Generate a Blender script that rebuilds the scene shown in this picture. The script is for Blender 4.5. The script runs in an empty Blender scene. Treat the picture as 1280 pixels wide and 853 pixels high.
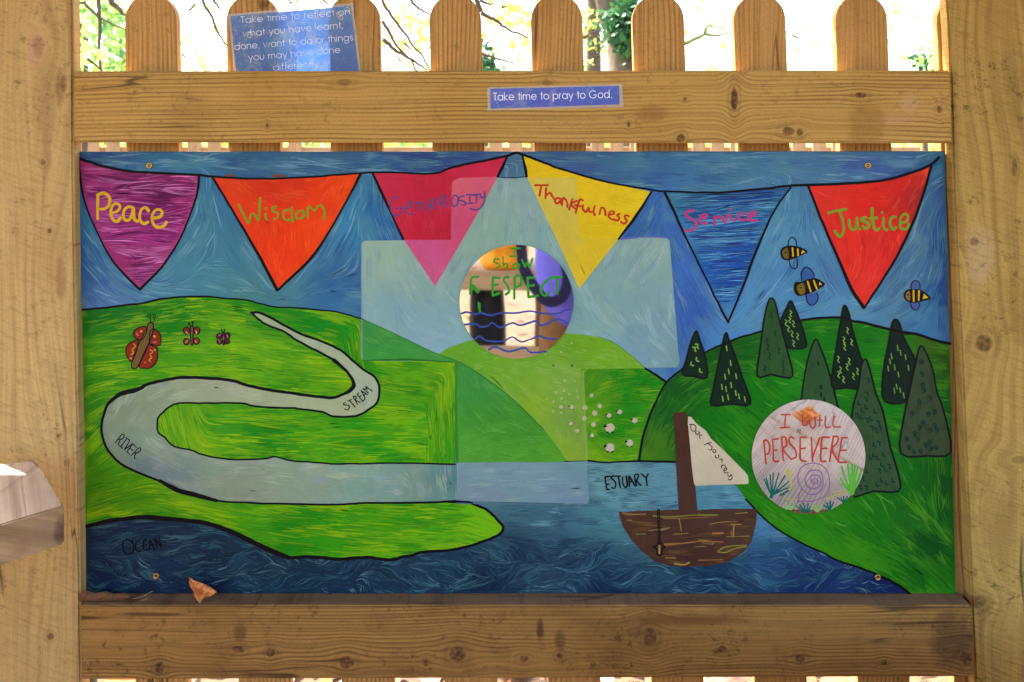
import bpy, bmesh, math, random
import numpy as np
from mathutils import Vector, Matrix
from mathutils.geometry import delaunay_2d_cdt
random.seed(7); R = np.random.RandomState(11)
sc = bpy.context.scene
COL = sc.collection
PI = math.pi
# ------------------------------------------------------------------ camera
F = 1280.0; HZ = 150.0; ZC = 1.35
cd = bpy.data.cameras.new('camera'); cam = bpy.data.objects.new('camera', cd); COL.objects.link(cam)
cam.location = (0, 0, ZC); cam.rotation_euler = (PI/2, 0, 0)
cd.sensor_width = 36; cd.lens = 36; cd.shift_y = -(426.5-HZ)/1280; cd.clip_start = .01; cd.clip_end = 500
cd.dof.use_dof = True; cd.dof.focus_distance = 1.44; cd.dof.aperture_fstop = 14
sc.camera = cam
# ------------------------------------------------------------------ light
SUN = Vector((-.80, .62, 1.42)).normalized()
elev = math.asin(SUN.z); azim = math.atan2(SUN.x, SUN.y)
w = bpy.data.worlds.new("World"); sc.world = w; w.use_nodes = True
nt = w.node_tree; nt.nodes.clear()
sky = nt.nodes.new('ShaderNodeTexSky'); sky.sky_type = 'NISHITA'; sky.sun_disc = False
sky.sun_elevation = elev; sky.sun_rotation = azim; sky.air_density = 1.0; sky.dust_density = 4.0; sky.ozone_density = .6
bg = nt.nodes.new('ShaderNodeBackground'); bg.inputs['Strength'].default_value = .15
wo = nt.nodes.new('ShaderNodeOutputWorld')
nt.links.new(sky.outputs[0], bg.inputs[0]); nt.links.new(bg.outputs[0], wo.inputs[0])
sd = bpy.data.lights.new('sun', 'SUN'); sd.energy = 3.1; sd.angle = math.radians(.53); sd.color = (1, .93, .82)
so = bpy.data.objects.new('sun', sd); COL.objects.link(so)
so.rotation_euler = (-SUN).to_track_quat('-Z', 'Y').to_euler()
sc.view_settings.view_transform = 'Standard'; sc.view_settings.look = 'None'
sc.view_settings.exposure = 3.02; sc.view_settings.gamma = 1
sc.cycles.max_bounces = 6; sc.cycles.diffuse_bounces = 3; sc.cycles.glossy_bounces = 3
sc.cycles.transparent_max_bounces = 8; sc.cycles.caustics_reflective = False; sc.cycles.caustics_refractive = False

# ------------------------------------------------------------------ helpers
def lin(c):
    c = np.asarray(c, float)/255.0
    return np.where(c <= .04045, c/12.92, ((c+.055)/1.055)**2.4)
def lin4(c): return tuple(lin(c)) + (1.0,)
def at(px, py, Y): return Vector(((px-640)/F*Y, Y, ZC-(py-HZ)/F*Y))
def rat(px, py, Y):     # a point at depth Y that shows at this place in the mirrors on the board
    d = 2*YB-Y; return Vector(((px-640)/F*d, Y, ZC-(py-HZ)/F*d))
YB = 1.44
def thing(name, label, cat, loc=(0, 0, 0), group=None):
    o = bpy.data.objects.new(name, None); COL.objects.link(o); o.location = loc
    o.empty_display_size = .05
    o['label'] = label; o['category'] = cat
    if group: o['group'] = group
    return o
def mesh_obj(name, verts, faces, mat, parent=None, smooth=False, cols=None, uv=None):
    me = bpy.data.meshes.new(name)
    me.from_pydata([tuple(v) for v in verts], [], faces)
    if cols is not None:
        a = me.color_attributes.new('Col', 'FLOAT_COLOR', 'POINT')
        cc = np.ones((len(verts), 4), np.float32); cc[:, :3] = np.asarray(cols)[:, :3]
        a.data.foreach_set('color', cc.ravel())
    me.materials.append(mat)
    if smooth:
        me.polygons.foreach_set('use_smooth', [True]*len(me.polygons))
    me.update()
    o = bpy.data.objects.new(name, me); COL.objects.link(o)
    if parent:
        o.parent = parent
        p = parent; off = Vector((0, 0, 0))
        while p: off += p.location; p = p.parent
        o.location = -off if parent.parent is None else Vector((0, 0, 0))
    return o
def bm_obj(name, bm, mat, parent=None, smooth=False):
    bmesh.ops.recalc_face_normals(bm, faces=bm.faces)
    me = bpy.data.meshes.new(name); bm.to_mesh(me); bm.free(); me.materials.append(mat)
    if smooth: me.polygons.foreach_set('use_smooth', [True]*len(me.polygons))
    o = bpy.data.objects.new(name, me); COL.objects.link(o)
    if parent:
        o.parent = parent
        if parent.parent is None and parent.type == 'EMPTY': o.location = -parent.location
    return o
def tag(o, label=None, cat=None, group=None, kind=None):
    if label: o['label'] = label
    if cat: o['category'] = cat
    if group: o['group'] = group
    if kind: o['kind'] = kind
    return o
def prism_xz(poly_front, Y0, Y1, bev=.0):
    """poly_front: list of (x,z) world at the front; extruded from Y0 (front) to Y1"""
    bm = bmesh.new()
    a = [bm.verts.new((x, Y0, z)) for x, z in poly_front]
    b = [bm.verts.new((x, Y1, z)) for x, z in poly_front]
    bm.faces.new(a); bm.faces.new(b[::-1]); n = len(a)
    for i in range(n): bm.faces.new((a[i], b[i], b[(i+1) % n], a[(i+1) % n]))
    if bev:
        bm.normal_update()
        es = [e for e in bm.edges if len(e.link_faces) == 2 and e.calc_face_angle(0) > .5]
        bmesh.ops.bevel(bm, geom=es, offset=bev, segments=2, affect='EDGES')
    return bm
def box_bm(x0, x1, y0, y1, z0, z1, bev=0):
    return prism_xz([(x0, z0), (x1, z0), (x1, z1), (x0, z1)], y0, y1, bev)
def tube(pts, rad, n=6):
    V = []; Fc = []
    pts = [Vector(p) for p in pts]
    for i, p in enumerate(pts):
        d = (pts[min(i+1, len(pts)-1)]-pts[max(i-1, 0)]).normalized()
        s = d.orthogonal().normalized() if i == 0 else (s0 - d*s0.dot(d)).normalized()
        s0 = s; t = d.cross(s); r = rad[i] if hasattr(rad, '__len__') else rad
        for k in range(n):
            a = 2*PI*k/n; V.append(p+(s*math.cos(a)+t*math.sin(a))*r)
    for i in range(len(pts)-1):
        for k in range(n):
            Fc.append((i*n+k, i*n+(k+1) % n, (i+1)*n+(k+1) % n, (i+1)*n+k))
    Fc.append(tuple(range(n))[::-1]); Fc.append(tuple((len(pts)-1)*n+k for k in range(n)))
    return V, Fc
def join(parts):
    V = []; Fc = []
    for v, f in parts:
        o = len(V); V += list(v); Fc += [tuple(i+o for i in q) for q in f]
    return V, Fc
def smoothline(pts, k=6, closed=False):
    P = np.array(pts, float)
    if len(P) < 3 and not closed:
        t = np.linspace(0, 1, k+1)[:, None]; return P[0]*(1-t)+P[-1]*t
    if closed: Q = np.vstack([P[-1], P, P[0], P[1]])
    else: Q = np.vstack([2*P[0]-P[1], P, 2*P[-1]-P[-2]])
    out = []
    for i in range(1, len(Q)-2):
        p0, p1, p2, p3 = Q[i-1:i+3]
        for t in np.arange(k)/k:
            out.append(.5*((2*p1)+(-p0+p2)*t+(2*p0-5*p1+4*p2-p3)*t*t+(-p0+3*p1-3*p2+p3)*t**3))
    if not closed: out.append(P[-1])
    return np.array(out)

# ------------------------------------------------------------------ node materials
class S:
    """a socket with arithmetic"""
    def __init__(s, nt, sock): s.nt = nt; s.s = sock
    def _m(s, op, b=None, c=None, rev=False):
        n = s.nt.nodes.new('ShaderNodeMath'); n.operation = op
        seq = [s, b, c] if not rev else [b, s, c]
        for i, q in enumerate(seq):
            if q is None: continue
            if isinstance(q, S): s.nt.links.new(q.s, n.inputs[i])
            else: n.inputs[i].default_value = float(q)
        return S(s.nt, n.outputs[0])
    def __add__(s, b): return s._m('ADD', b)
    __radd__ = __add__
    def __sub__(s, b): return s._m('SUBTRACT', b)
    def __rsub__(s, b): return s._m('SUBTRACT', b, rev=True)
    def __mul__(s, b): return s._m('MULTIPLY', b)
    __rmul__ = __mul__
    def __truediv__(s, b): return s._m('DIVIDE', b)
    def sin(s): return s._m('SINE')
    def pow(s, b): return s._m('POWER', b)
    def exp(s): return s._m('EXPONENT')
    def max(s, b): return s._m('MAXIMUM', b)
    def min(s, b): return s._m('MINIMUM', b)
    def clamp(s): return s.max(0).min(1)
def newmat(name):
    m = bpy.data.materials.new(name); m.use_nodes = True; t = m.node_tree; t.nodes.clear()
    o = t.nodes.new('ShaderNodeOutputMaterial'); p = t.nodes.new('ShaderNodeBsdfPrincipled')
    t.links.new(p.outputs[0], o.inputs[0]); return m, t, p, o
def comb(t, x, y, z=0.0):
    n = t.nodes.new('ShaderNodeCombineXYZ')
    for i, q in enumerate((x, y, z)):
        if isinstance(q, S): t.links.new(q.s, n.inputs[i])
        else: n.inputs[i].default_value = q
    return n.outputs[0]
def noise(t, vec, scale=1, detail=2, rough=.5, dist=0, wv=None):
    n = t.nodes.new('ShaderNodeTexNoise')
    if wv is not None:
        n.noise_dimensions = '4D'; t.links.new(wv.s, n.inputs['W'])
    t.links.new(vec, n.inputs['Vector']); n.inputs['Scale'].default_value = scale
    n.inputs['Detail'].default_value = detail; n.inputs['Roughness'].default_value = rough; n.inputs['Distortion'].default_value = dist
    return S(t, n.outputs[0])
def ss(t, x, a, b):
    n = t.nodes.new('ShaderNodeMapRange'); n.interpolation_type = 'SMOOTHSTEP'
    t.links.new(x.s, n.inputs[0]); n.inputs[1].default_value = a; n.inputs[2].default_value = b
    return S(t, n.outputs[0])
def mix(t, f, a, b, mode='MIX'):
    n = t.nodes.new('ShaderNodeMix'); n.data_type = 'RGBA'; n.blend_type = mode
    if isinstance(f, S): t.links.new(f.s, n.inputs[0])
    else: n.inputs[0].default_value = f
    for i, q in ((6, a), (7, b)):
        if hasattr(q, 'links') or isinstance(q, bpy.types.NodeSocket): t.links.new(q, n.inputs[i])
        else: n.inputs[i].default_value = q if len(q) == 4 else tuple(q)+(1,)
    return n.outputs[2]
def bump(t, p, h, strength=.3, dist=.002):
    b = t.nodes.new('ShaderNodeBump'); b.inputs['Strength'].default_value = strength; b.inputs['Distance'].default_value = dist
    t.links.new(h.s, b.inputs['Height']); t.links.new(b.outputs[0], p.inputs['Normal'])

def wood(name, c0, c1, cstain, horiz=True, knots=(), line=170, lstr=.8, stain=.4, rough=.75, freq=150, grime=.35, saw=0, dirt=0, flow=1.0, smudge=()):
    """sawn softwood: grain lines that flow round the knots. knots: (x, z, half length, half height, dark)"""
    m, t, p, o = newmat(name)
    tc = t.nodes.new('ShaderNodeTexCoord'); sp = t.nodes.new('ShaderNodeSeparateXYZ'); t.links.new(tc.outputs['Object'], sp.inputs[0])
    X, Y, Z = (S(t, sp.outputs[i]) for i in range(3))
    oi = t.nodes.new('ShaderNodeObjectInfo'); rnd = S(t, oi.outputs['Random'])*37.0
    if horiz is True: u, v = X, Z+Y*.6
    elif horiz == 'top': u, v = X, Y+Z*.6
    elif horiz == 'diag': u, v = X*.45-Y*.9, X*.9+Y*.45
    else: u, v = Z, X+Y*.6
    low = noise(t, comb(t, u*1.6, v*5), 1, 2, .5, 0, rnd)
    vv = v+(low-.5)*.035*flow
    kd = None; kr = None
    for (kx, kz, rx, rz, dk) in knots:
        ku, kv = (kx, kz) if horiz else (kz, kx)
        ru, rv = (rx, rz) if horiz else (rz, rx)
        du = (u-ku)/ru; dv = (v-(Y*.6)-kv)/rv
        r2 = du*du*.30+dv*dv*.30
        g = (r2*-1.0*.55).exp()
        vv = vv-(v-(Y*.6)-kv)*g*.72
        q = du*du+dv*dv
        n1 = (noise(t, comb(t, X*90, Z*90), 1, 2)-.5)*1.1
        core = 1-ss(t, q+n1*.8, .45, 1.15)
        kd = core*dk if kd is None else kd.max(core*dk)
        ring = ((q._m('SQRT')*5.0+n1*2).sin()*.5+.5)*((q*-.30).exp())*.8
        kr = ring*dk if kr is None else kr.max(ring*dk)
    ga = noise(t, comb(t, u*1.1, vv*line), 1, 3, .6, 0, rnd)
    gb = noise(t, comb(t, u*5, vv*line*5), 1, 3, .7, 0, rnd)
    gc = noise(t, comb(t, X*420, Z*420, Y*420), 1, 2, .7)
    gf = noise(t, comb(t, u*260, v*1500, Y*1500), 1, 2, .7)
    ph = vv*freq+(noise(t, comb(t, u*.9, vv*7), 1, 2, .5, 0, rnd)-.5)*4.5
    ring_ = ((ph*6.2832).sin()*.5+.5).pow(2.2)
    amp = ss(t, noise(t, comb(t, u*3, vv*26), 1, 3, .6, 0, rnd), .3, .65)
    lines = (ring_*amp).max(ss(t, ga, .52, .62)*.45)
    fine = ss(t, gb, .35, .7)
    st = ss(t, noise(t, comb(t, u*5, v*9), 1, 4, .6, .4, rnd), .48, .75)
    col = mix(t, lines*lstr, lin4(c0), lin4(c1))
    col = mix(t, fine*.3, col, lin4(c1))
    col = mix(t, st*stain, col, lin4(cstain))
    sp2 = ss(t, noise(t, comb(t, X*140, Z*170), 1, 3, .6, 0, rnd), .66, .76)
    col = mix(t, sp2*(.25+dirt*.5), col, lin4([x*.45 for x in c1]))
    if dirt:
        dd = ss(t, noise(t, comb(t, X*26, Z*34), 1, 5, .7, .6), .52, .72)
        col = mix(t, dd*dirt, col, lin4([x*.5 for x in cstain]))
    for (kx, kz, rx, rz, c, am) in smudge:
        du = (X-kx)/rx; dv = (Z-kz)/rz
        q = (du*du+dv*dv)+(noise(t, comb(t, X*60, Z*60), 1, 4, .7)-.5)*1.6
        col = mix(t, (1-ss(t, q, .1, 1.3))*am, col, lin4(c))
    ck = noise(t, comb(t, u*1.5, vv*24, Y), 1, 2, .55, 0, rnd)
    ckm = ss(t, noise(t, comb(t, u*4, v*14, Y), 1, 2, .5, 0, rnd), .52, .60)
    crack = (1-ss(t, (ck-.5)._m('ABSOLUTE'), .0015, .011))*ckm
    col = mix(t, crack*.7, col, lin4([x*.42 for x in c1]))
    if grime:
        g1 = ss(t, noise(t, comb(t, X*75, Z*90, Y), 1, 6, .75, .3), .53, .66); g2 = ss(t, noise(t, comb(t, X*9, Z*11, Y), 1, 3, .6, .5), .38, .62)
        col = mix(t, g1*g2*grime, col, lin4([x*.62 for x in c1]))
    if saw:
        saw_shade = noise(t, comb(t, (Z*.94+X*.34)*240, (X*.94-Z*.34)*26), 1, 3, .6)
        col = mix(t, ss(t, saw_shade, .5, .68)*.28, col, lin4(c1))  # saw-mark hollows shaded in the colour, since soft light hardly shows the bump
    if kd is not None:
        col = mix(t, kr*.55, col, lin4([x*.55 for x in c1]))
        kc = mix(t, ss(t, noise(t, comb(t, X*170, Z*170), 1, 4, .7), .42, .6), lin4((38, 24, 14)), lin4((128, 82, 42)))
        col = mix(t, kd*.9, col, kc)
    col = mix(t, .3, col, mix(t, ss(t, gf, .3, .65), lin4((120, 120, 120)), lin4((255, 255, 255))), 'MULTIPLY') if True else col
    t.links.new(col, p.inputs['Base Color'])
    p.inputs['Roughness'].default_value = rough; p.inputs['Specular IOR Level'].default_value = .25
    h = (1-lines)*.6+gb*.3+gf*.15
    if saw:
        sw = noise(t, comb(t, (Z*.94+X*.34)*260, (X*.94-Z*.34)*28), 1, 3, .6)
        h = h+sw*saw
        big = noise(t, comb(t, X*30, Z*12), 1, 4, .6)
        h = h+big*saw*1.5
    bump(t, p, h, .55, .0014)
    return m
def flatmat(name, c, rough=.6, var=.12, scale=60, metal=0, spec=.3, bmp=0):
    m, t, p, o = newmat(name)
    tc = t.nodes.new('ShaderNodeTexCoord')
    n = noise(t, tc.outputs['Object'], scale, 3, .6)
    a = lin4([x*(1-var) for x in c]); b = lin4([min(255, x*(1+var)) for x in c])
    t.links.new(mix(t, n, a, b), p.inputs['Base Color'])
    p.inputs['Roughness'].default_value = rough; p.inputs['Metallic'].default_value = metal; p.inputs['Specular IOR Level'].default_value = spec
    if bmp: bump(t, p, n, .5, bmp)
    return m
def paintmat(name, rough=.5, spec=.3, fb=.35, var=.22):
    m, t, p, o = newmat(name)
    a = t.nodes.new('ShaderNodeAttribute'); a.attribute_name = 'Col'
    tc = t.nodes.new('ShaderNodeTexCoord')
    n = noise(t, tc.outputs['Object'], 700, 3, .7); n2 = noise(t, tc.outputs['Object'], 60, 4, .65)
    k = (n-.5)*var+(n2-.5)*var*1.2+1.0
    mm = t.nodes.new('ShaderNodeVectorMath'); mm.operation = 'SCALE'
    t.links.new(a.outputs['Color'], mm.inputs[0]); t.links.new(k.s, mm.inputs['Scale'])
    t.links.new(mm.outputs[0], p.inputs['Base Color'])
    p.inputs['Roughness'].default_value = rough; p.inputs['Specular IOR Level'].default_value = spec
    bump(t, p, n+n2*2, fb, .0006)
    return m
def leafmat(name, c, c2, trans=.5, scale=3):
    m, t, p, o = newmat(name)
    tc = t.nodes.new('ShaderNodeTexCoord'); n = noise(t, tc.outputs['Object'], scale, 3, .7)
    col = mix(t, ss(t, n, .4, .6), lin4(c), lin4(c2))
    t.links.new(col, p.inputs['Base Color']); p.inputs['Roughness'].default_value = .6
    tr = t.nodes.new('ShaderNodeBsdfTranslucent'); t.links.new(col, tr.inputs[0])
    ms = t.nodes.new('ShaderNodeMixShader'); ms.inputs[0].default_value = trans
    t.links.new(p.outputs[0], ms.inputs[1]); t.links.new(tr.outputs[0], ms.inputs[2]); t.links.new(ms.outputs[0], o.inputs[0])
    return m
def kp(px, py, Y, rx, ry, dk=.85):   # a knot given where it shows on a face at depth Y
    v = at(px, py, Y); return (v.x, v.z, rx/F*Y, ry/F*Y, dk)
def sm(px, py, Y, rx, ry, c, am):
    v = at(px, py, Y); return (v.x, v.z, rx/F*Y, ry/F*Y, c, am)

YR = 1.406    # front of the rails
YP = 1.420    # front of the posts
YK = 1.4475   # front of the pickets
M = {}
M['toprail'] = wood('pine_top_rail', (206, 163, 84), (112, 74, 24), (176, 124, 42), True,
    [kp(918, 124, YR, 5, 16, 1), kp(985, 164, YR, 9, 6, .8), kp(1000, 165, YR, 5, 6, .7), kp(1076, 119, YR, 8, 4, .8), kp(1174, 137, YR, 3, 5, .9),
     kp(851, 173, YR, 6, 6, .8), kp(786, 156, YR, 2.2, 3.5, .9), kp(856, 124, YR, 3, 3, .7), kp(334, 157, YR, 1.6, 3, .9), kp(430, 103, YR, 10, 5, .4), kp(684, 104, YR, 8, 4, .35), kp(168, 115, YR, 3, 2.5, .5)],
    line=330, lstr=.75, freq=175, stain=.45, smudge=[sm(1137, 130, YR, 13, 14, (205, 165, 118), .4), sm(1120, 150, YR, 30, 8, (190, 145, 100), .4), sm(1082, 155, YR, 26, 30, (132, 94, 30), .45), sm(236, 150, YR, 36, 40, (140, 98, 36), .25), sm(815, 142, YR, 22, 12, (120, 76, 40), .4)])
M['botrail'] = wood('pine_bottom_rail', (170, 126, 62), (84, 52, 20), (104, 66, 26), True,
    [kp(200, 835, YR, 7, 8), kp(433, 828, YR, 10, 9), kp(572, 818, YR, 11, 10), kp(812, 796, YR, 9, 13, .75), kp(700, 820, YR, 5, 5), kp(338, 816, YR, 6, 6), kp(532, 829, YR, 3, 5),
     kp(1000, 823, YR, 7, 6), kp(903, 812, YR, 6, 5, .8), kp(1105, 828, YR, 4, 4, .8), kp(1208, 822, YR, 9, 10), kp(655, 824, YR, 7, 5, .7), kp(298, 812, YR, 9, 5, .8)],
    line=200, lstr=.6, stain=.5, freq=190, dirt=.3, grime=.75, smudge=[sm(675, 787, YR, 5, 16, (70, 42, 22), .8), sm(700, 800, YR, 8, 14, (76, 48, 24), .6), sm(860, 775, YR, 70, 9, (98, 58, 22), .6), sm(1190, 800, YR, 30, 40, (60, 42, 26), .6), sm(300, 790, YR, 9, 14, (86, 52, 30), .6)])
M['ledge'] = wood('weathered_rail_top', (140, 110, 82), (100, 76, 54), (76, 54, 36), 'top', line=120, lstr=.5, stain=.6, dirt=.6, grime=.8)
M['picket'] = wood('pine_picket', (206, 158, 88), (120, 76, 30), (156, 100, 44), False, line=150, lstr=.7, stain=.55, flow=1.6)
M['farpicket'] = wood('sunlit_pine', (200, 160, 110), (150, 110, 70), (150, 110, 70), False)
LP = YP
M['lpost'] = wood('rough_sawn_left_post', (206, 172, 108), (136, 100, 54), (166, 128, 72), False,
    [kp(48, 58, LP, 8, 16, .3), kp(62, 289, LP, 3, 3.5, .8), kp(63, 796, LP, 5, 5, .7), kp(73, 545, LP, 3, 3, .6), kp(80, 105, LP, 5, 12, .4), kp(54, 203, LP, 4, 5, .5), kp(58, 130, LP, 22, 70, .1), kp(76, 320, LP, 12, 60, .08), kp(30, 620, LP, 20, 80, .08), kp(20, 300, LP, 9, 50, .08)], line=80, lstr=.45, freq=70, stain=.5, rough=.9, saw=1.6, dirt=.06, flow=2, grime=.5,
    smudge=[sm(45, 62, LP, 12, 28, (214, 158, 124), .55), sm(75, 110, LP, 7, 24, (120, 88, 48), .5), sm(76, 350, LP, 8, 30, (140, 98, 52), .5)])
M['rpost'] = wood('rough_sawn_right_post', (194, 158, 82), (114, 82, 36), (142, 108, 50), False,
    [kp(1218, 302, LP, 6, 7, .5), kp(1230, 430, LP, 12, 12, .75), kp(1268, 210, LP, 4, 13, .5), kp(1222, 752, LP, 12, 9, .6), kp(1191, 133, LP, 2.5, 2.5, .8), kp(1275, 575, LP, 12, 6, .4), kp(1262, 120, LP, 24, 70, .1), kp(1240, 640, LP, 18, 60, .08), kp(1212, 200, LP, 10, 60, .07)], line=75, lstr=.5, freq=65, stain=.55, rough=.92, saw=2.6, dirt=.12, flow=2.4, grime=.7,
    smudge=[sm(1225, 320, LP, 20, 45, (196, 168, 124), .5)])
M['table'] = wood('weathered_grey_plank', (216, 190, 160), (146, 118, 92), (170, 140, 110), 'diag', [], line=90, lstr=.55, freq=45, stain=.4, rough=.8)  # top face lightened in the colour, standing in for light falling on it
M['plankside'] = wood('weathered_plank_side', (186, 152, 108), (116, 84, 54), (96, 66, 44), True, line=60, lstr=.6, freq=32, stain=.7, flow=3.5, grime=.6, smudge=[sm(77, 662, 1.17, 6, 18, (84, 60, 48), .85), sm(60, 660, 1.16, 16, 12, (150, 116, 92), .5), sm(20, 690, 1.12, 8, 14, (150, 112, 80), .5)])  # sides darkened a little in the colour to set off the lit top
M['bench2'] = wood('grey_bench_plank', (216, 194, 172), (130, 108, 94), (176, 146, 120), 'diag', line=60, lstr=.8, stain=.3)
M['bark'] = flatmat('tree_bark', (84, 74, 60), .9, .4, 30, bmp=.01)
M['darkwood'] = flatmat('knot_dark', (50, 32, 20), .9)
M['paint'] = paintmat('acrylic_paint', .55, .12)
M['wetpaint'] = paintmat('acrylic_lettering', .5, .15, .2, .12)
M['brass'] = flatmat('brass_screw', (196, 160, 80), .35, .2, 300, 1, .5)
M['rust'] = flatmat('screw_recess', (70, 48, 24), .6, .3, 300, .6)
M['ply'] = flatmat('plywood_edge', (120, 92, 60), .8)

# ------------------------------------------------------------------ painting machinery (all coordinates in the plane of the panel)
GX0, GY0, GX1, GY1 = 90, 180, 1210, 755
def mask(poly):
    P = np.array(poly, float); W = GX1-GX0; H = GY1-GY0
    m = np.zeros((H, W), bool)
    xs = np.arange(W)+GX0+.5
    for j in range(max(0, int(P[:, 1].min())-GY0-1), min(H, int(P[:, 1].max())-GY0+2)):
        y = GY0+j+.5
        a = P; b = np.roll(P, -1, 0)
        c = (a[:, 1] > y) != (b[:, 1] > y)
        if not c.any(): continue
        xi = a[c, 0]+(y-a[c, 1])/(b[c, 1]-a[c, 1])*(b[c, 0]-a[c, 0])
        m[j] = ((xs[None, :] < xi[:, None]).sum(0) % 2) == 1
    return m
def look(m, x, y):
    i = np.clip((y-GY0).astype(int), 0, m.shape[0]-1); j = np.clip((x-GX0).astype(int), 0, m.shape[1]-1)
    return m[i, j]
def field(ctrl, p=1.6, s=9.0):
    C = np.array([[c[0], c[1]] for c in ctrl], float); V = lin(np.array([c[2] for c in ctrl], float))
    def f(x, y):
        d = (x[:, None]-C[:, 0])**2+(y[:, None]-C[:, 1])**2+s*s
        wt = d**-p; wt /= wt.sum(1, keepdims=True)
        return wt@V
    return f
def angfield(ctrl, p=1.5, s=8.0):
    C = np.array([[c[0], c[1]] for c in ctrl], float); A = np.radians([c[2] for c in ctrl])
    def f(x, y):
        d = (x[:, None]-C[:, 0])**2+(y[:, None]-C[:, 1])**2+s*s
        wt = d**-p
        return .5*np.arctan2(wt@np.sin(2*A), wt@np.cos(2*A))
    return f
class Fbm:
    def __init__(s, lx, ly, n=26, seed=0):
        r = np.random.RandomState(seed); s.k = []
        for i in range(n):
            f = 2**r.uniform(-.6, 2.0); a = r.uniform(0, 2*PI)
            s.k.append((math.cos(a)*2*PI*f/lx, math.sin(a)*2*PI*f/ly, r.uniform(0, 6.3), f**-.8))
        s.n = math.sqrt(sum(q[3]**2 for q in s.k)/2)
    def __call__(s, x, y):
        v = 0
        for a, b, c, d in s.k: v = v+d*np.sin(a*x+b*y+c+.8*np.sin(b*x*.7+c))
        return v/s.n
DL = .00011
class Paint:
    def __init__(s): s.V = []; s.F = []; s.C = []; s.n = 0; s.q = 0
    def add(s, V2, dep, faces, cols):
        """V2 Nx2 pixels, dep N heights above the board in metres"""
        V2 = np.asarray(V2, float); Yv = YB-np.asarray(dep, float)*np.ones(len(V2))
        # keep the drawing in the plane of the board: take the point on the board, then raise it
        X = (V2[:, 0]-640)/F*YB; Z = ZC-(V2[:, 1]-HZ)/F*YB
        s.V.append(np.stack([X, Yv, Z], 1)); s.C.append(np.asarray(cols, float)*np.ones((len(V2), 3)))
        s.F += [tuple(i+s.n for i in f) for f in faces]; s.n += len(V2)
    def fill(s, poly, dep, colf, step=7):
        P = [tuple(map(float, q)) for q in poly]
        mk = mask(P); ar = np.array(P)
        xs = np.arange(ar[:, 0].min()+step*.5, ar[:, 0].max(), step); ys = np.arange(ar[:, 1].min()+step*.5, ar[:, 1].max(), step)
        g = np.array([(x+R.uniform(-1, 1), y+R.uniform(-1, 1)) for y in ys for x in xs]) if len(xs) and len(ys) else np.zeros((0, 2))
        if len(g): g = g[look(mk, g[:, 0], g[:, 1])]
        if len(g) > 0:
            ok = np.ones(len(g), bool)
            B = np.vstack([ar+(np.roll(ar, -1, 0)-ar)*t for t in (0, .25, .5, .75)])
            for i in range(0, len(g), 500):
                d = np.hypot(g[i:i+500, None, 0]-B[:, 0], g[i:i+500, None, 1]-B[:, 1]).min(1); ok[i:i+500] = d > 2.0
            g = g[ok]
        vs = [Vector(p) for p in P]+[Vector(p) for p in g]
        r = delaunay_2d_cdt(vs, [], [list(range(len(P)))], 1, 1e-5)
        V2 = np.array([tuple(v) for v in r[0]])
        cols = colf(V2[:, 0], V2[:, 1]) if callable(colf) else np.tile(lin(colf), (len(V2), 1))
        fs = []
        for f in r[2]:
            a, b, c = V2[f[0]], V2[f[1]], V2[f[2]]
            if (b[0]-a[0])*(c[1]-a[1])-(b[1]-a[1])*(c[0]-a[0]) < 0: f = f[::-1]
            fs.append(tuple(f[::-1]))
        s.add(V2, dep, fs, cols)
    def ribbon(s, pts, w, col, dep, k=5, h=.00010, taper=.55, wob=.12, closed=False):
        L = smoothline(pts, k, closed)
        if closed: L = np.vstack([L, L[:1]])
        keep = [0]+[i for i in range(1, len(L)) if np.hypot(*(L[i]-L[i-1])) > .05]
        L = L[keep]
        if len(L) < 2: return
        T = np.gradient(L, axis=0); T /= np.maximum(np.hypot(T[:, 0], T[:, 1])[:, None], 1e-6)
        # round ends
        if not closed:
            L = np.vstack([L[0]-T[0]*w*.35, L, L[-1]+T[-1]*w*.35]); T = np.vstack([T[0], T, T[-1]])
        N = np.stack([-T[:, 1], T[:, 0]], 1); n = len(L)
        ww = w*.5*(1+wob*np.sin(np.linspace(0, R.uniform(3, 9), n)+R.uniform(0, 6)))
        if not closed: ww[0] *= taper; ww[-1] *= taper
        V2 = np.vstack([L-N*ww[:, None], L, L+N*ww[:, None]])
        s.q += 1; base = dep+(s.q % 23)*2.2e-6
        D = np.concatenate([np.full(n, base), np.full(n, base+h), np.full(n, base)])
        fs = []
        for i in range(n-1):
            fs.append((i, i+1, n+i+1, n+i)); fs.append((n+i, n+i+1, 2*n+i+1, 2*n+i))
        c = lin(col) if not callable(col) else None
        cols = np.tile(c, (3*n, 1)) if c is not None else col(V2[:, 0], V2[:, 1])
        s.add(V2, D, fs, cols)
    def strokes(s, mk, dep, n, colf, ang, ln=22, w=1.3, bundle=5, jit=.2, tone=.22, accents=(), am=.5, h=.00007):
        ys, xs = np.nonzero(mk)
        if len(xs) == 0: return
        nb = max(1, n//bundle)
        i = R.randint(0, len(xs), nb); x = xs[i]+GX0+R.rand(nb); y = ys[i]+GY0+R.rand(nb)
        a0 = ang(x, y); ja = R.normal(0, jit, nb)
        L = ln*R.uniform(.5, 1.5, nb); base = colf(x, y); tone = tone*.6; tn = 1+R.normal(0, tone*.55, nb)
        acc = np.full(nb, -1)
        r = R.rand(nb); c = 0
        for k, (cc, pr) in enumerate(accents):
            acc[(r >= c) & (r < c+pr)] = k; c += pr
        X = []; 
        x = np.repeat(x, bundle); y = np.repeat(y, bundle); a0 = np.repeat(a0, bundle); ja = np.repeat(ja, bundle); L = np.repeat(L, bundle)*R.uniform(.6, 1.1, nb*bundle)
        off = (np.tile(np.arange(bundle), nb)-bundle/2)*w*1.15+R.uniform(-.4, .4, nb*bundle)
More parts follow.
